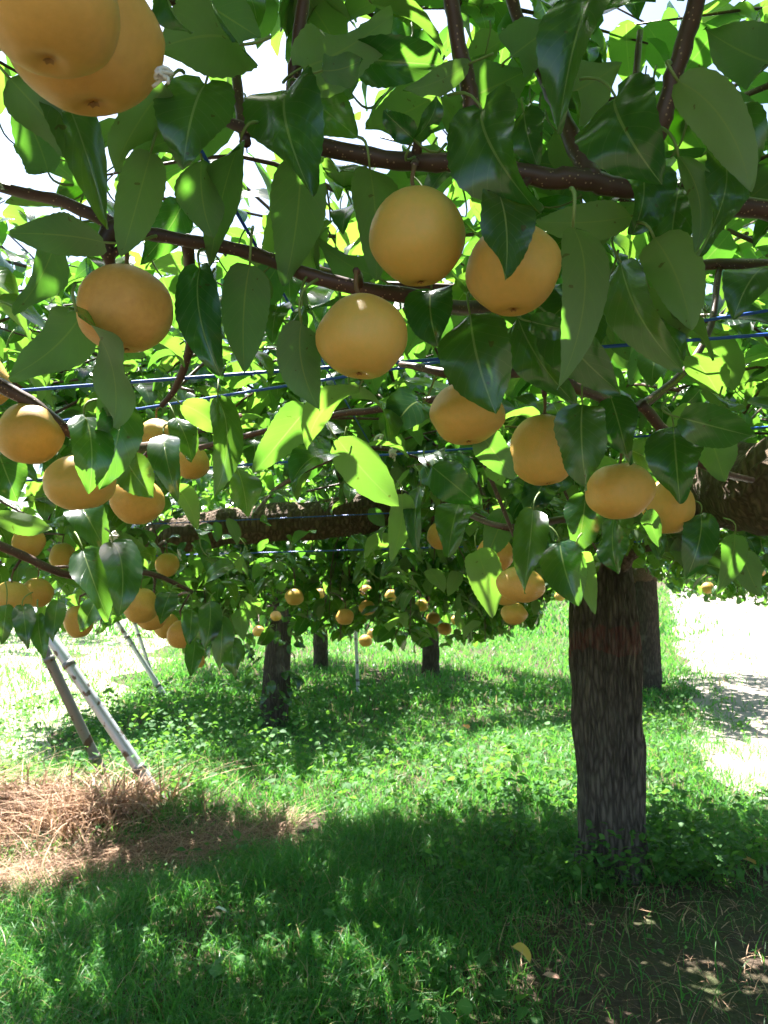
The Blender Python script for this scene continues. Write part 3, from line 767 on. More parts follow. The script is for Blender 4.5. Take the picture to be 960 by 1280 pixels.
# ---- hero leaves of the near tree: base px, tip px, width px, face, depth or None, tip depth offset, arch, side, fold, roll
T_, U_ = 1, -1
H = [
 (257,105, 229,211, 93, T_, .70, .02, .5, -.1, .15, 0), (84,140, 136,287, 52, T_, .66, 0, .6, .25, .5, .35), (12,98, 96,194, 66, U_, .62, 0, .5, -.3, .2, .1),
 (-48,160, 6,238, 70, T_, .55, 0, .3, 0, .2, -.2), (207,108, 143,214, 70, U_, .68, 0, .4, .1, .15, .1), (226,178, 165,203, 40, U_, .74, 0, .4, 0, .2, .2),
 (188,192, 152,322, 55, U_, .72, 0, .6, -.15, .25, 0), (252,200, 266,296, 62, U_, .76, 0, .6, .1, .2, 0), (300,178, 262,336, 42, U_, .78, .03, .5, .3, .4, .4),
 (300,56, 196,62, 104, U_, .66, .05, .4, 0, .1, .1), (238,-8, 326,48, 70, U_, .78, .03, .4, .2, .1, 0), (212,-28, 238,43, 48, T_, .60, 0, .5, 0, .4, .2),
 (130,303, 9,292, 46, U_, .80, .05, .3, 0, .3, .5), (362,112, 391,247, 92, T_, .76, -.02, .6, -.25, .35, -.1), (376,192, 356,357, 68, U_, .80, 0, .5, .35, .2, 0),
 (462,212, 470,352, 62, U_, .79, 0, .5, -.2, .3, .1), (378,84, 492,18, 84, U_, .80, .06, .4, 0, .1, 0), (403,88, 454,74, 46, U_, .74, 0, .4, 0, .1, 0),
 (458,52, 552,66, 54, T_, 1.0, 0, .3, -.3, .1, -.6), (447,72, 558,82, 50, T_, .86, 0, .6, .2, .5, -.3), (585,80, 503,114, 34, U_, .80, 0, .5, -.3, .2, .2),
 (588,122, 668,84, 78, U_, .88, .05, .4, .2, .1, 0), (384,120, 447,172, 60, T_, .92, 0, .4, 0, .3, 0), (548,118, 456,162, 62, U_, .90, 0, .4, .2, .1, 0),
 (517,174, 479,138, 30, T_, .80, 0, .5, 0, .4, 0), (517,174, 546,120, 24, T_, .80, 0, .5, 0, .4, .3), (603,138, 675,267, 98, T_, .72, -.02, .6, -.25, .35, .0),
 (622,238, 631,351, 68, T_, .69, 0, .4, .15, .2, 0), (540,362, 548,434, 66, T_, .84, 0, .4, 0, .2, 0), (588,393, 620,518, 90, T_, .84, 0, .35, -.15, .15, 0),
 (377,404, 400,513, 54, U_, .78, 0, .6, -.7, .35, .2), (378,384, 396,492, 34, T_, .83, 0, .5, -.3, .3, .3), (742,-8, 697,168, 66, T_, .62, 0, .7, .5, .55, .5),
 (770,122, 828,231, 100, T_, .70, -.03, .6, -.1, .3, .0), (797,208, 790,294, 84, T_, .78, 0, .4, 0, .2, 0), (788,270, 668,276, 46, U_, .78, .02, .5, .5, .2, .2),
 (716,284, 697,487, 52, U_, .62, 0, .5, .6, .35, .3), (848,102, 938,242, 60, U_, .66, 0, .6, .9, .3, .2), (966,78, 880,36, 70, U_, .72, .05, .5, .3, .1, 0),
 (892,182, 870,319, 62, T_, .72, 0, .5, .4, .3, .2), (903,138, 931,237, 54, T_, .80, 0, .5, .3, .4, .3), (848,196, 868,316, 32, U_, .70, 0, .5, .4, .4, .4),
 (712,112, 778,78, 80, U_, .84, .06, .4, 0, .1, 0), (655,140, 672,208, 48, T_, .86, 0, .4, 0, .3, 0), (968,334, 917,399, 68, T_, .74, -.03, .5, .2, .2, -.2),
 (776,328, 854,464, 78, T_, .80, 0, .4, -.2, .2, 0), (818,298, 864,412, 68, U_, .76, 0, .5, .2, .25, 0), (850,235, 836,346, 62, T_, .86, 0, .4, .2, .3, 0),
 (850,522, 944,546, 52, T_, .98, 0, .4, .2, .2, -.2), (764,498, 787,582, 50, T_, 1.04, 0, .4, .2, .2, 0), (728,506, 734,613, 70, T_, .93, 0, .4, .15, .15, 0),
 (842,534, 850,630, 68, T_, 1.08, 0, .4, 0, .15, 0), (886,542, 906,602, 50, U_, 1.15, 0, .4, 0, .2, 0), (690,398, 777,492, 66, T_, .92, 0, .4, -.1, .2, 0),
 (664,402, 712,412, 30, T_, .90, 0, .4, .2, .3, -.4), (648,398, 720,505, 56, T_, .98, 0, .4, -.2, .25, 0), (96,390, 141,534, 84, U_, .72, 0, .5, -.8, .25, .1),
 (104,388, 10,472, 70, U_, .84, 0, .4, .3, .2, 0), (105,518, 111,618, 52, T_, .95, 0, .4, .1, .2, 0), (152,498, 124,612, 52, T_, .97, 0, .4, .3, .3, .2),
 (131,488, 133,572, 24, U_, .94, 0, .5, 0, .4, .3), (122,436, 190,440, 36, U_, .98, 0, .3, .2, .3, 0), (250,336, 279,476, 50, T_, .80, 0, .6, -.4, .4, .3),
 (312,332, 306,467, 60, U_, .80, 0, .5, -.5, .3, .1), (205,543, 223,627, 40, T_, 1.2, 0, .4, 0, .2, .2), (219,522, 240,578, 32, T_, 1.25, 0, .4, .3, .3, .2),
 (228,506, 279,544, 34, U_, 1.2, 0, .4, .6, .2, 0), (272,498, 267,622, 34, T_, 1.0, 0, .5, .5, .4, .4), (296,584, 309,647, 42, T_, 1.4, 0, .4, 0, .2, 0),
 (-8,645, 64,662, 28, U_, 1.3, 0, .4, .4, .2, .2), (141,678, 148,772, 48, T_, 1.25, 0, .4, .3, .25, .1), (104,688, 136,777, 44, T_, 1.3, 0, .4, -.3, .25, .1),
 (100,628, 134,692, 44, T_, 1.5, 0, .4, 0, .2, 0), (158,574, 192,622, 46, T_, 1.26, 0, .4, 0, .2, 0), (216,606, 246,662, 28, U_, 1.5, 0, .4, .3, .2, 0),
 (-2,566, 22,628, 50, T_, 1.3, 0, .4, 0, .2, 0), (28,758, 34,812, 26, T_, 1.8, 0, .4, 0, .2, .2), (48,768, 56,824, 22, T_, 1.8, 0, .4, 0, .2, .2), (72,752, 66,804, 24, T_, 1.8, 0, .4, 0, .2, 0),
 (8,756, 2,806, 24, T_, 1.8, 0, .4, 0, .2, 0), (120,750, 100,790, 26, T_, 1.7, 0, .4, 0, .2, 0), (600,543, 642,600, 42, U_, .98, 0, .5, .3, .2, 0),
 (386,508, 317,592, 48, U_, 1.05, 0, .4, .3, .2, 0), (540,583, 602,634, 48, T_, 1.5, 0, .4, 0, .2, 0), (470,345, 395,300, 40, U_, .98, 0, .4, 0, .2, 0),
 (440,118, 398,60, 40, U_, .95, 0, .4, .2, .2, 0), (640,70, 706,20, 60, U_, .86, .05, .4, 0, .2, 0), (905,120, 965,180, 50, U_, .9, 0, .4, 0, .2, 0),
 (60,215, 20,120, 60, U_, .9, .05, .4, 0, .2, 0), (330,340, 268,400, 46, U_, .95, 0, .4, .2, .2, 0), (230,250, 175,330, 44, T_, .95, 0, .4, .2, .2, 0),
]
HB = [   # lower leaves that belong to the painted tree
 (700,678, 723,758, 54, T_, 1.40, 0, .4, -.1, .2, 0), (722,688, 744,768, 28, U_, 1.42, 0, .5, 0, .3, .3), (666,638, 655,742, 42, T_, 1.36, 0, .4, .1, .2, 0),
 (768,648, 773,718, 44, T_, 1.5, 0, .4, 0, .15, 0), (732,618, 720,692, 48, T_, 1.5, 0, .4, .1, .2, 0), (876,642, 857,724, 40, T_, 1.3, 0, .5, .4, .3, .2),
 (808,638, 823,684, 22, U_, 1.28, 0, .5, .2, .3, .2), (596,688, 616,772, 44, U_, 1.6, 0, .4, .2, .2, 0), (576,626, 560,697, 46, T_, 1.5, 0, .4, 0, .15, 0),
 (526,608, 523,692, 26, T_, 1.5, 0, .5, 0, .4, .3), (502,618, 489,702, 30, U_, 1.5, 0, .5, .3, .3, .3), (630,640, 606,700, 36, U_, 1.8, 0, .4, 0, .2, 0),
 (918,668, 896,742, 30, U_, 1.6, 0, .5, .4, .3, .2), (930,690, 952,746, 34, U_, 1.7, 0, .4, -.3, .2, 0), (240,762, 236,806, 24, T_, 2.2, 0, .4, 0, .2, 0),
 (262,752, 256,812, 30, T_, 2.1, 0, .4, .2, .2, 0), (278,770, 274,840, 28, T_, 2.1, 0, .4, 0, .2, 0), (290,800, 294,850, 26, T_, 2.2, 0, .4, 0, .2, 0),
 (244,800, 238,846, 22, T_, 2.2, 0, .4, 0, .2, 0), (300,760, 304,800, 22, U_, 2.2, 0, .4, 0, .2, 0), (214,740, 200,780, 26, T_, 2.2, 0, .4, 0, .2, 0),
 (690,590, 655,650, 40, T_, 1.7, 0, .4, 0, .2, 0), (640,600, 690,640, 36, T_, 1.7, 0, .4, 0, .2, 0), (782,560, 840,590, 36, T_, 1.35, 0, .4, 0, .2, 0),
]
def hero(root, h):
    bx, by, tx, ty, wp, face, d, dt, arch, side, fold, roll = h
    lp_ = math.hypot(tx - bx, ty - by)
    if abs(dt) < .045:
        dt += -face * random.uniform(.15, .75) * lp_ * d / FPX * max(.25, (ty - by) / lp_)
    d0 = d - dt * .4
    B = P(bx, by, d0); T = P(tx, ty, d0 + dt)
    Yv = T - B; L = Yv.length; Yv.normalize()
    Vw = Vector((0, 0, CAMZ)) - (B + T) / 2 + Vector((random.uniform(-.28, .28), 0, random.uniform(-.28, .28)))
    Zv = (Vw - Yv * Vw.dot(Yv)).normalized() * face
    Xv = Yv.cross(Zv)
    rl = roll * random.choice((-1, 1)) + random.gauss(0, .28)
    Z2 = Zv * math.cos(rl) + Xv * math.sin(rl); X2 = Yv.cross(Z2)
    roll = abs(roll)
    W_ = wp * d / FPX * 1.02 / max(.6, math.cos(roll)) / max(.75, math.cos(fold))
    sd = side * face
    V, Q, UV = leaf_shape(L, W_, 26, 6, max(.05, fold * random.uniform(.6, 1.7)), arch * 1.4 + random.uniform(.0, .9), sd, random.uniform(.05, .15), 0.02, random.random() * 6, random.uniform(-1.25, 1.25))
    Rl = Matrix((X2, Yv, Z2)).transposed()
    up = Rl.inverted() @ Vector((random.uniform(-.7, .7), random.uniform(.4, 1.0), random.uniform(.2, .8))).normalized()
    pl = random.uniform(.022, .042)
    p1 = Vector((0, -pl * .45, 0)) + up * pl * .05; p2 = p1 + Vector((0, -pl * .25, 0)) + up * pl * .3; p3 = p2 + up * pl * .5
    V2, Q2, T2, UV2, mi = leaf_with_petiole(V, Q, UV, [(0, 0, 0), p1, p2, p3], 0.0012)
    me = make_mesh('pear_leaf', V2, [Q2, T2], UV2, np.zeros(len(V2)), True, [M['leaf'], M['petiole']], mi)
    m = Rl.to_4x4(); m.translation = B
    link('leaf', me, root, mat4=m)
for h in H: hero(treeA, h)
for h in HB: hero(treeB, h)
n_extra = 0
cand = np.vstack([p_ for p_, r_ in all_branch_pts[4:9]])
for _ in range(900):
    if n_extra >= 64: break
    q = cand[rng.integers(len(cand))] + np.array([rng.normal(0, .07), .05 + rng.random() * .16, rng.normal(.0, .055)])
    Rm_ = orient(1)[0]; sc_ = rng.uniform(.75, 1.15)
    tip_ = q + Rm_[:, 1] * .105 * sc_
    px_, py_, d_ = proj(np.array([q, tip_]))
    if d_.min() < .9 or not (-20 < px_[0] < 980 and -30 < py_[0] < 700): continue
    bad = False
    for (c, r, qx, qy, wp, hp, dd) in pear_geo:
        for k in (0, 1):
            if d_[k] < dd + .07 and abs(px_[k] - qx) < wp * .5 + 32 and abs(py_[k] - qy) < hp * .5 + 32: bad = True
    if bad: continue
    link('leaf', leaf_variants[n_extra % 14], treeA, mat4=m4(Rm_, q, sc_)); n_extra += 1

# ---- crowns
zA = lambda: random.choice((random.uniform(1.72, 2.05), random.uniform(1.95, 2.5), random.uniform(1.9, 2.3)))
zShade = lambda: random.uniform(2.2, 2.85)
nAshade = grow(treeA, 2.0, (-0.25, 0.72, 1.4, 0.5), 190, zShade, 17, 0, near=1.08, droop=0.0, gaps=-0.35, rect=True)  # extra twigs added mostly above the view to shade the near leaves
nA = grow(treeA, 0.0, (0.1, 1.8, 3.2, 2.1), 690, zA, 17, 298 - len(H) - n_extra, near=.97, droop=.12, zlo=1.5, gaps=-0.33)
nB0 = grow(treeB, 8.0, (-0.15, 4.65, 1.65, 0.55), 330, zA, 17, 90, near=1.3, droop=1.0, zlo=0.86, rect=True)
nB1 = grow(treeB, 9.0, (2.6, 4.7, 1.4, 0.7), 130, zA, 17, 30, near=1.3, droop=1.0, zlo=1.25, rect=True)
nB = grow(treeB, 5.0, (0.95, 3.7, 2.55, 1.75), 740, zA, 17, 178 - len(HB), near=1.3, droop=.32, zlo=1.1, gaps=-0.36, rect=True)

def far_tree(px, base_y, r, seed, label, crown_r, n_tw, zlo, n_ind, hz=1.45, lean=0.0, dx=0.0, cdx=0.0, cdy=0.0):
    d = CAMZ * FPX / (base_y - HOR)
    x = (px - CX) / FPX * d + dx; y = d
    t = empty('pear_tree', (x, y, 0)); tag(t, label, 'tree', 'trained pear trees')
    link('trunk', trunk_mesh((x, y, -.06), (x + lean, y, hz), r, r * .85, seed, M['bark_dark'], (lean * .3, 0), 26, 24, 1.2), t)
    k = 4
    for i in range(k):
        a_ = seed + i * 2 * math.pi / k
        e = Vector((math.cos(a_), math.sin(a_), 0))
        p0 = Vector((x + lean, y, hz - .08))
        pts = [p0, p0 + e * .4 + Vector((0, 0, .25)), p0 + e * 1.0 + Vector((0, 0, .42)), p0 + e * crown_r * .8 + Vector((0, 0, .55))]
        link('limb', limb_mesh(pts, [r * .7, r * .6, r * .42, r * .12], seed + i, M['bark'], 16, 12), t)
        register(smooth_path(pts, 14), t)
    grow(t, seed, (x + cdx, y + cdy, crown_r, crown_r), n_tw, lambda: random.uniform(1.6, 2.6), 16, n_ind, near=1.3, droop=.62, zlo=zlo, gaps=-.3, tmpl=LT_far)
    return t
treeC = far_tree(343, 905, .135, 11, 'pear tree with leafy dark trunk standing beside the leaning poles', 1.55, 400, .70, 150, 1.35, .05, 0, -.75, .55)
for i in range(80):
    a_ = random.random() * 6.28; z_ = random.uniform(.25, 1.1)
    c_ = treeC.location + Vector((math.cos(a_) * .2, math.sin(a_) * .2 - .03, z_))
    Rm_ = orient(1, np.array([[math.cos(a_), math.sin(a_), 0.0]]))[0]
    link('leaf', leaf_variants[i % 14], treeC, mat4=m4(Rm_, c_, random.uniform(.8, 1.4)))
treeD = far_tree(537, 842, .12, 12, 'pear tree with thin dark trunk behind the pear cluster on open grass', 2.0, 440, .62, 80, 1.2, 0, 0, 0.2, -.9)
treeE = far_tree(402, 835, .11, 13, 'pear tree with slim trunk next to the thin white pole', 1.9, 400, .6, 60, 1.2, 0, 0, -.2, -.3)
treeF = far_tree(804, 862, .165, 14, 'pear tree with dark trunk just behind the painted trunk', 2.0, 420, .9, 120, 1.4, 0, 0, .6, .3)
treeG = far_tree(960, 812, .15, 15, 'pear tree across the pale track with low spreading leaves', 2.2, 330, .9, 40, 1.4, 0, 2.2)
treeH = far_tree(120, 800, .14, 16, 'pear tree standing in the pale open field', 2.6, 330, .9, 40, 1.4, 0, -2.0)

# ------------------------------------------------------------------ pears
def pear_body(seed, nu=32, nv=22):
    V = []
    for i in range(nv + 1):
        th = math.pi * i / nv
        z = math.cos(th); r = math.sin(th)
        r *= 1 + 0.05 * math.sin(th) ** 2
        zz = z * 0.93
        if z > 0: zz -= 0.17 * math.exp(-(r / 0.20) ** 2)
        else: zz += 0.15 * math.exp(-(r / 0.22) ** 2)
        for j in range(nu):
            a_ = 2 * math.pi * j / nu
            k = 1 + 0.075 * mnoise.noise(Vector((math.cos(a_) * r * 1.1 + seed * 9, math.sin(a_) * r * 1.1, z * 1.1))) * 2
            V.append((math.cos(a_) * r * k, math.sin(a_) * r * k, zz * (1 + 0.03 * math.sin(a_ + seed) * r)))
    V = np.array(V)
    Q = []
    for i in range(nv):
        for j in range(nu):
            k = (j + 1) % nu
            Q.append((i * nu + j, (i + 1) * nu + j, (i + 1) * nu + k, i * nu + k))
    return make_mesh('fruit', V * 0.5, [np.array(Q)], mats=[M['pear']])
bodies = [pear_body(i) for i in range(5)]
bodies_small = [pear_body(i, 16, 12) for i in range(2)]
# calyx: small dark star in the bottom dimple
def calyx_mesh():
    V, T = [(0, 0, -0.400)], []
    for j in range(10):
        a_ = 2 * math.pi * j / 10; r = 0.045 if j % 2 == 0 else 0.034
        V.append((math.cos(a_) * r, math.sin(a_) * r, -0.418 - (0.012 if j % 2 == 0 else 0)))
    for j in range(10): T.append((0, 1 + (j + 1) % 10, 1 + j))
    return make_mesh('calyx', V, [np.array(T)], mats=[M['calyx']])
calyx_me = calyx_mesh()

def nearest_branch(p, maxd):
    best, bp, br = 1e9, None, None
    pa = np.array(p)
    for path, root in all_branch_pts:
        q = path + 0.0
        dd = np.linalg.norm(q - pa, axis=1) + np.where(q[:, 2] < pa[2] - 0.01, 0.25, 0)
        i = int(dd.argmin())
        if dd[i] < best: best, bp, br = dd[i], q[i], root
    return (Vector(bp), br) if best < maxd else (None, None)

def hang(root_p, centre, dia, hp, fallback):
    top = centre + Vector((0, 0, hp * 0.40))
    tgt, br = nearest_branch(top + Vector((0, 0, 0.02)), 0.6)
    if tgt is None:
        tgt = top + Vector((0.05, 0.12, 0.25)); br = fallback
    k = top + Vector((random.uniform(-.006, .006), random.uniform(0, .01), 0.034))
    if (tgt - top).length < 0.045: k = tgt
    mid = (top * .5 + k * .5) + Vector((random.uniform(-.004, .004), 0.002, 0))
    V, Q, T = tube(smooth_path([top, mid, k], 7), np.linspace(.0019, .0026, 7), 6)
    link('stalk', make_mesh('stalk', V, [Q, T], mats=[M['stalk']]), root_p)
    if (tgt - k).length > 0.008:
        m_ = (k + tgt) / 2 + Vector((0, 0.02, 0.012))
        V, Q, T = tube(smooth_path([k, m_, tgt], 9), np.linspace(.0038, .005, 9), 7)
        link('spur', make_mesh('spur', V, [Q, T], mats=[M['twig']]), br)

PG = 'ripe round pears hanging in the orchard'
for i, (px, py, wp, hp, dia, lab) in enumerate(pears):
    d = dia * FPX / wp
    c = P(px, py, d)
    root = empty('pear', c); tag(root, lab, 'pear', PG)
    tilt = Matrix.Rotation(random.uniform(-.18, .18), 4, 'X') @ Matrix.Rotation(random.uniform(-.18, .18), 4, 'Y') @ Matrix.Rotation(random.random() * 6.28, 4, 'Z')
    hs = dia * hp / wp / 0.93
    S = Matrix.Diagonal((dia / 1.05, dia / 1.05 * random.uniform(.93, 1.03), hs, 1))
    m = tilt @ S; m.translation = c
    fr_ = link('fruit', bodies[i % 5], root, mat4=m)
    cx_o = bpy.data.objects.new('calyx', calyx_me); col.objects.link(cx_o); cx_o.parent = fr_
    hang(root, c, dia, hs, treeA if d < 1.8 else treeB)
for i, (px, py, wp) in enumerate(far_px):
    d = 0.092 * FPX / wp
    c = P(px, py, d)
    root = empty('pear', c); tag(root, far_label(px), 'pear', PG)
    m = Matrix.Diagonal((.088, .088, .092, 1)); m.translation = c
    link('fruit', bodies_small[i % 2], root, mat4=m)
    hang(root, c, .092, .09, treeB if d < 5 else treeC)

# ------------------------------------------------------------------ blue wires and ties
def wire(a_, b_, e0, e1, label, r=0.0016, sag=0.0):
    a_, b_ = Vector(a_), Vector(b_); dr = b_ - a_
    pts = [a_ + dr * (e0 + (e1 - e0) * t) - Vector((0, 0, sag * math.sin(math.pi * t))) for t in np.linspace(0, 1, 14)]
    V, Q, T = tube(pts, r, 6)
    o = link('trellis_wire', make_mesh('trellis_wire', V, [Q, T], mats=[M['wire']]))
    tag(o, label, 'wire', 'blue trellis wires')
wire(P(258, 200, .77), P(431, 500, 1.89), -.02, 9, 'blue coated trellis wire running away lengthwise beside the thin branch', .002)
wire(P(600, 445, 1.22), P(960, 418, 1.17), -5, 4, 'blue wire crossing straight behind the long pale hanging leaf', .0028)
wire(P(180, 510, 1.62), P(340, 485, 1.55), -8, 12, 'blue wire crossing behind the singly hanging pear\'s big drooping leaf', .0028)
wire(P(350, 578, 2.2), P(640, 557, 2.1), -6, 6, 'blue wire with two white knots tied on it', .0032)
wire(P(300, 650, 3.4), P(520, 640, 3.3), -8, 8, 'blue wire stretched just along the rough horizontal limb', .0025)
wire(P(560, 684, 3.3), P(900, 674, 3.1), -6, 5, 'blue wire passing the top of the painted trunk', .003)
wire(P(330, 690, 4.6), P(560, 688, 4.6), -8, 8, 'blue wire stretched low behind the rough horizontal limb', .003)
def tie(c, s, seed, label):
    rr = random.Random(seed)
    parts = []
    for k in range(3):
        pts = []
        ax = Vector((rr.uniform(-1, 1), rr.uniform(-1, 1), rr.uniform(-1, 1))).normalized()
        bx = ax.orthogonal().normalized(); cx_ = ax.cross(bx)
        for t in np.linspace(0, 2 * math.pi, 13):
            q = bx * math.cos(t) * s * (.6 + .3 * k * .5) + cx_ * math.sin(t) * s * .45 + ax * math.sin(2 * t) * s * .2
            pts.append(Vector(c) + q)
        parts.append(tube(pts, s * .17, 6))
    for k in range(2):
        e = Vector((rr.uniform(-1, 1), rr.uniform(-.3, .3), rr.uniform(-1.6, -.4))) * s
        parts.append(tube(smooth_path([Vector(c), Vector(c) + e * .5 + Vector((s * .2, 0, 0)), Vector(c) + e], 6), s * .16, 6))
    V, Q, T = join(parts)
    o = link('cotton_tie', make_mesh('cotton_tie', V, [Q, T], mats=[M['tie']]))
    tag(o, label, 'tie', 'white cotton ties')
tie(P(204, 92, .50), .0075, 1, 'white knotted cotton tie on the branch beside the pear with the dimple')
tie(P(474, 548, 2.05), .018, 2, 'white knotted tie where two blue wires cross')
tie(P(491, 566, 2.12), .016, 5, 'frayed whitish knot on the blue wire just below another tie')
tie(P(142, 670, 1.5), .012, 3, 'pale twine knot above the hanging leaves near the limb end')

# ------------------------------------------------------------------ poles
def pole(b, t_, ext, r, mat_, label, name='support_pole', band=None):
    b, t_ = Vector(b), Vector(t_)
    top = b + (t_ - b) * ext
    lo = b - (t_ - b).normalized() * 0.18
    root = empty(name, b); tag(root, label, 'pole', 'support poles at the orchard edge')
    V, Q, T = tube([lo, b, (b + top) / 2, top], r, 16)
    link('pipe', make_mesh('pipe', V, [Q, T], mats=[mat_]), root)
    dr = (top - lo).normalized()
    for k in (0.12, 0.5, 0.88):
        c = b + (top - b) * k
        V, Q, T = tube([c - dr * .018, c + dr * .018], r * 1.13, 14)
        link('clamp_band', make_mesh('clamp_band', V, [Q, T], mats=[M['pole_grey']]), root)
pole(P(137, 985, 5.2), P(50, 800, 5.1), 1.75, .034, M['pole_grey'], 'dark grey steel pole leaning out of the straw mound')
pole(P(203, 1003, 4.75), P(62, 795, 4.9), 1.65, .036, M['pole_white'], 'pale mottled steel pole leaning over the straw mound beside a dark one')
pole(P(210, 876, 8.5), P(156, 792, 8.5), 1.9, .028, M['pole_white'], 'thin pale pole leaning in the sunny grass beyond the mound')
pole(P(196, 862, 9.2), P(172, 790, 9.2), 1.9, .022, M['pole_white'], 'thinnest pale pole leaning steeply beyond the mound')
pole(P(448, 872, 8.7), P(445, 800, 8.7), 2.6, .02, M['pole_white'], 'thin upright white pole between the far trunks')

# ------------------------------------------------------------------ grass, weeds, straw
def blades(name, pos, h, wd, lean, matl, seg=3, label=None, cat=None, parent=None):
    n = len(pos)
    az = rng.random(n) * 2 * np.pi; fz = rng.random(n) * 2 * np.pi
    side = np.stack([np.cos(fz), np.sin(fz), np.zeros(n)], -1)
    ld = np.stack([np.cos(az), np.sin(az), np.zeros(n)], -1)
    Vs = []
    for k in range(seg + 1):
        t = k / seg
        c = pos + ld * (lean * h * t ** 1.8)[:, None] + np.array([0, 0, 1.0]) * (h * (t - 0.35 * np.minimum(lean, 1.4) * t ** 2.4))[:, None]
        wk = wd * (1 - t ** 1.5 * 0.97) * 0.5
        Vs += [c - side * wk[:, None], c + side * wk[:, None]]
    V = np.stack(Vs, 1).reshape(-1, 3)
    nv = 2 * (seg + 1)
    Q = np.array([(2 * k, 2 * k + 1, 2 * k + 3, 2 * k + 2) for k in range(seg)])
    Qa = (Q[None] + (np.arange(n) * nv)[:, None, None]).reshape(-1, 4)
    me = make_mesh(name, V, [Qa], None, np.repeat(rng.random(n), nv), True, [matl])
    o = link(name, me, parent); tag(o, label, cat, kind='stuff')
    return o
def noise_arr(x, y, s, o=0.0):
    return np.array([mnoise.noise(Vector((a_ * s + o, b_ * s, 0.5))) for a_, b_ in zip(x, y)])
def grass_prob(x, y):
    p = np.ones(len(x))
    nz = noise_arr(x, y, 1.6) * .5 + noise_arr(x, y, 5.0, 7) * .5
    p *= np.clip(0.85 + nz * 1.2, 0.3, 1)
    # worn soil at lower right
    soil = 1 / (1 + np.exp(-(x - (0.15 + 0.42 * np.maximum(y - 2.4, 0)) + nz * .6) / .12)) * (1 / (1 + np.exp((y - 3.75 - .2 * x) / .12)))
    p *= 1 - 0.96 * soil
    # bare earth by the mound
    bare = 1.1 * np.exp(-(((y - 3.72 - .55 * (x + 1.85) + .25 * nz) / .21) ** 2)) * (x < -.35) * (x > -3) + .8 * np.exp(-(((x + .72) / .13) ** 2 + ((y - 3.2) / .35) ** 2))
    p *= np.clip(1 - 1.0 * bare, 0, 1)
    p *= np.where(mound(x, y) > .05, 0.02, 1)
    p *= np.where(x > road_edge(y) + .1 * np.sin(y * 3), np.where(y > 3.3, 0.012 + .5 * np.exp(-(x - road_edge(y)) / .45) * (nz > -.1), .25), 1)
    fx = -(2.5 + 0.16 * (y - 6))
    p *= np.where((x < fx) & (y > 6.1), 0.42, 1)
    return p
def sample(n, y0, y1, xm=0.62, pw=1.0):
    y = y0 + (y1 - y0) * rng.random(n) ** pw
    x = (rng.random(n) * 2 - 1) * (xm * y + .3)
    k = rng.random(n) < grass_prob(x, y)
    x, y = x[k], y[k]
    return np.stack([x, y, gz(x, y) - .004], -1)
gp = sample(115000, 2.0, 4.7)
GL = 'soft green orchard grass covering the ground between the trees'
hn = 0.075 + 0.07 * np.clip(noise_arr(gp[:, 0], gp[:, 1], 2.2, 3) + .3, 0, 1)
blades('grass', gp, hn * rng.uniform(.6, 1.6, len(gp)), rng.uniform(.0028, .006, len(gp)), rng.uniform(.2, 1.5, len(gp)), M['grass'], 3, GL, 'grass')
gp = sample(70000, 4.7, 8.0)
blades('grass', gp, rng.uniform(.06, .15, len(gp)), rng.uniform(.005, .009, len(gp)), rng.uniform(.2, 1.4, len(gp)), M['grass'], 2, GL, 'grass')
gp = sample(70000, 8.0, 16.0)
blades('grass', gp, rng.uniform(.07, .17, len(gp)), rng.uniform(.010, .018, len(gp)), rng.uniform(.2, 1.2, len(gp)), M['grass'], 2, GL, 'grass')
gp = sample(45000, 16.0, 50.0, .7, 1.3)
blades('grass', gp, rng.uniform(.12, .3, len(gp)), rng.uniform(.03, .06, len(gp)), rng.uniform(.2, 1.0, len(gp)), M['grass'], 2, GL, 'grass')

WT = [leaf_shape(1.0, .62, 3, 2, .2, .6), leaf_shape(1.0, .42, 3, 2, .3, .9, .3), leaf_shape(1.0, .8, 3, 2, .15, .4)]
def weeds(n_cl, y0, y1, per, size, hmax, label, centres=None, spread=.05, xm=.6):
    if centres is None:
        c = sample(n_cl, y0, y1, xm)
    else:
        c = np.array([(x, y, float(gz(x, y))) for x, y in centres])
    idx = np.repeat(np.arange(len(c)), per); n = len(idx)
    hh = rng.random(n) * hmax * rng.uniform(.5, 1.2, len(c))[idx]
    off = rng.normal(0, 1, (n, 2)) * (spread * (0.5 + hh / max(hmax, .01)))[:, None]
    pos = c[idx] + np.column_stack([off, hh + .01])
    Rm = orient(n, np.column_stack([off, np.zeros(n)]) * 8, 0.1, .5)
    o = scatter('weeds', WT, pos, Rm, rng.uniform(size[0], size[1], n), [M['weed']])
    tag(o, label, 'weeds', kind='stuff')
weeds(1900, 2.1, 4.8, 8, (.014, .034), .07, 'low broad-leaved weeds scattered through the near grass')
weeds(1300, 4.8, 9.5, 10, (.03, .07), .12, 'broad-leaved weeds in the grass under the far trees')
def cl(cx_, cy_, n, sx, sy):
    return [(cx_ + random.gauss(0, sx), cy_ + random.gauss(0, sy)) for _ in range(n)]
weeds(0, 0, 0, 40, (.022, .055), .24, 'leafy weeds crowding round the foot of the painted trunk', cl(1.62, 4.25, 34, .22, .28) + cl(1.05, 3.72, 24, .3, .08) + cl(.8, 4.6, 8, .15, .2), .06)
weeds(0, 0, 0, 32, (.028, .06), .30, 'leafy weeds growing round the leafy trunk beside the poles', cl(-1.0, 7.3, 22, .35, .25) + cl(-1.6, 6.4, 16, .4, .4) + cl(-.8, 5.8, 16, .5, .3) + cl(-2.6, 7.2, 26, .8, .8) + cl(-1.75, 5.1, 8, .3, .1), .07)
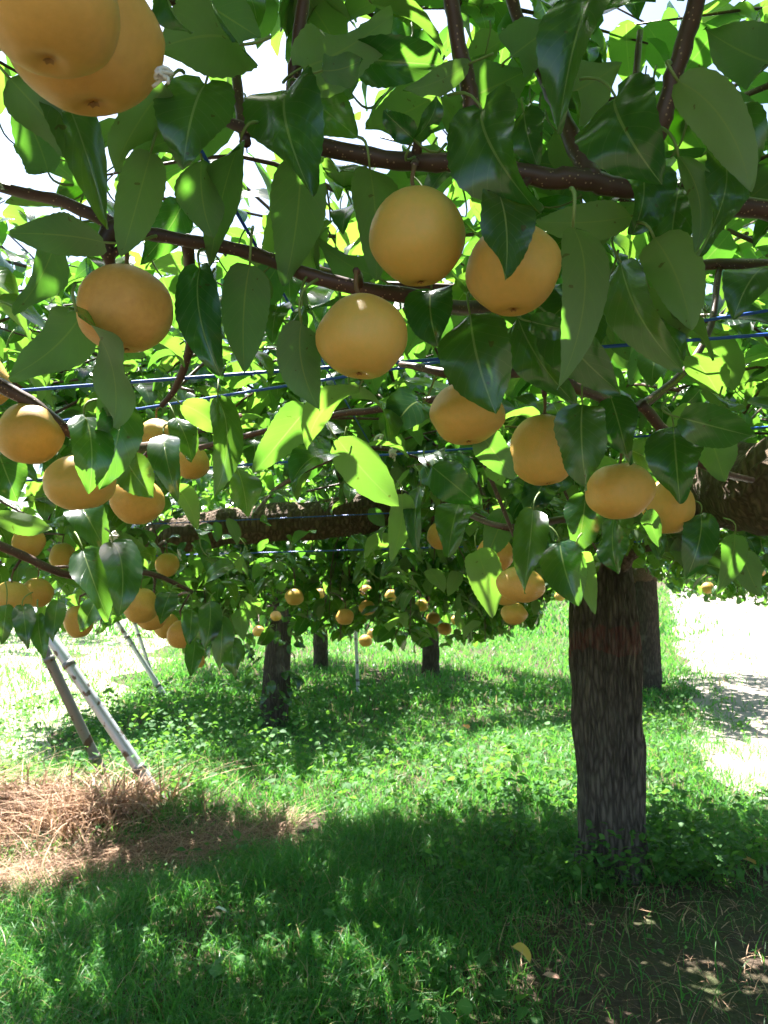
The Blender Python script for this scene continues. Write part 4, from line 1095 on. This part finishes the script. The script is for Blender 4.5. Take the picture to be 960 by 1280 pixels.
weeds(0, 0, 0, 9, (.045, .08), .09, 'larger heart-leaved weeds at the edge of the worn soil', cl(-.1, 2.62, 9, .3, .12) + cl(.12, 2.9, 6, .12, .2) + cl(-.85, 3.95, 6, .12, .06), .07)
weeds(0, 0, 0, 14, (.05, .09), .55, 'tall weed with paired leaves standing in the sunny grass', cl(.83, 5.1, 3, .03, .03) + cl(-2.2, 6.8, 5, .3, .2), .05)

# straw mound
n = 9000
x = -3.4 + rng.random(n) * 2.75; y = 4.50 + .16 * (x + 2) + rng.normal(0, .36, n)
k = rng.random(n) < np.clip(mound(x, y) * 9, 0, 1)
x, y = x[k], y[k]
sp_ = np.stack([x, y, gz(x, y) - .01], -1)
o = blades('dry_grass', sp_, rng.uniform(.05, .34, len(sp_)) * (1 + .6 * noise_arr(x, y, 4.0, 2)), rng.uniform(.003, .014, len(sp_)), rng.uniform(.15, 2.6, len(sp_)), M['straw'], 4,
       'heap of dead brown straw under the leaning poles', 'straw')
n = 4600
x = -2.6 + rng.random(n) * 2.1; y = 3.72 + rng.normal(0, .16, n) + .55 * (x + 1.85)
sp_ = np.stack([x, y, gz(x, y) + .004], -1)
blades('straw_litter', sp_, rng.uniform(.03, .14, n), rng.uniform(.003, .007, n), rng.uniform(1.8, 4, n), M['straw'], 3, 'dead straw bits strewn on the bare earth by the mound', 'straw')
n = 1100
x = .2 + rng.random(n) * 2.0; y = 2.2 + rng.random(n) * 1.5
sp_ = np.stack([x, y, gz(x, y) + .004], -1)
blades('straw_litter', sp_, rng.uniform(.02, .09, n), rng.uniform(.002, .006, n), rng.uniform(1.8, 4, n), M['straw'], 3, 'short dead grass bits littering the worn dark soil', 'straw')

# ------------------------------------------------------------------ fallen leaves
def fallen(px, py, L, W_, az, c, label, arch=1.2, tilt=.3):
    d = CAMZ * FPX / (py - HOR); x = (px - CX) / FPX * d * 1.0
    q = P(px, py, 1) - Vector((0, 0, CAMZ)); k = -CAMZ / q.z; p = Vector((0, 0, CAMZ)) + q * k
    m_ = simple('fallen_leaf', c, .6)
    V, Q, UV = leaf_shape(L, W_, 10, 4, .4, arch, .3, .05)
    o = link('fallen_leaf', make_mesh('fallen_leaf', V, [Q], UV, np.zeros(len(V)), True, [m_]),
             mat4=Matrix.Translation((p.x, p.y, float(gz(p.x, p.y)) + .05)) @ Matrix.Rotation(az, 4, 'Z') @ Matrix.Rotation(tilt, 4, 'X'))
    tag(o, label, 'leaf', 'fallen leaves on the grass')
fallen(641, 1206, .10, .05, R(-150), (.62, .40, .08), 'curled yellow fallen leaf lying on the worn soil', 1.4, -.2)
fallen(284, 1166, .06, .045, R(120), (.75, .78, .70), 'pale whitish leaf lying among the green grass', .5, .5)
fallen(945, 1095, .08, .05, R(40), (.55, .30, .08), 'brown fallen leaf beside the weeds at the track edge', .8, .1)
fallen(700, 1250, .06, .04, R(80), (.55, .30, .22), 'small pinkish brown fallen leaf on the dark worn soil', .6, .1)
fallen(585, 917, .09, .06, R(10), (.60, .25, .05), 'orange fallen leaf in the sunny grass behind the trunk', .6, .2)
print('leaves', nA, nB, 'objects', len(bpy.data.objects), 'polys', sum(len(o.data.polygons) for o in bpy.data.objects if o.type == 'MESH'))
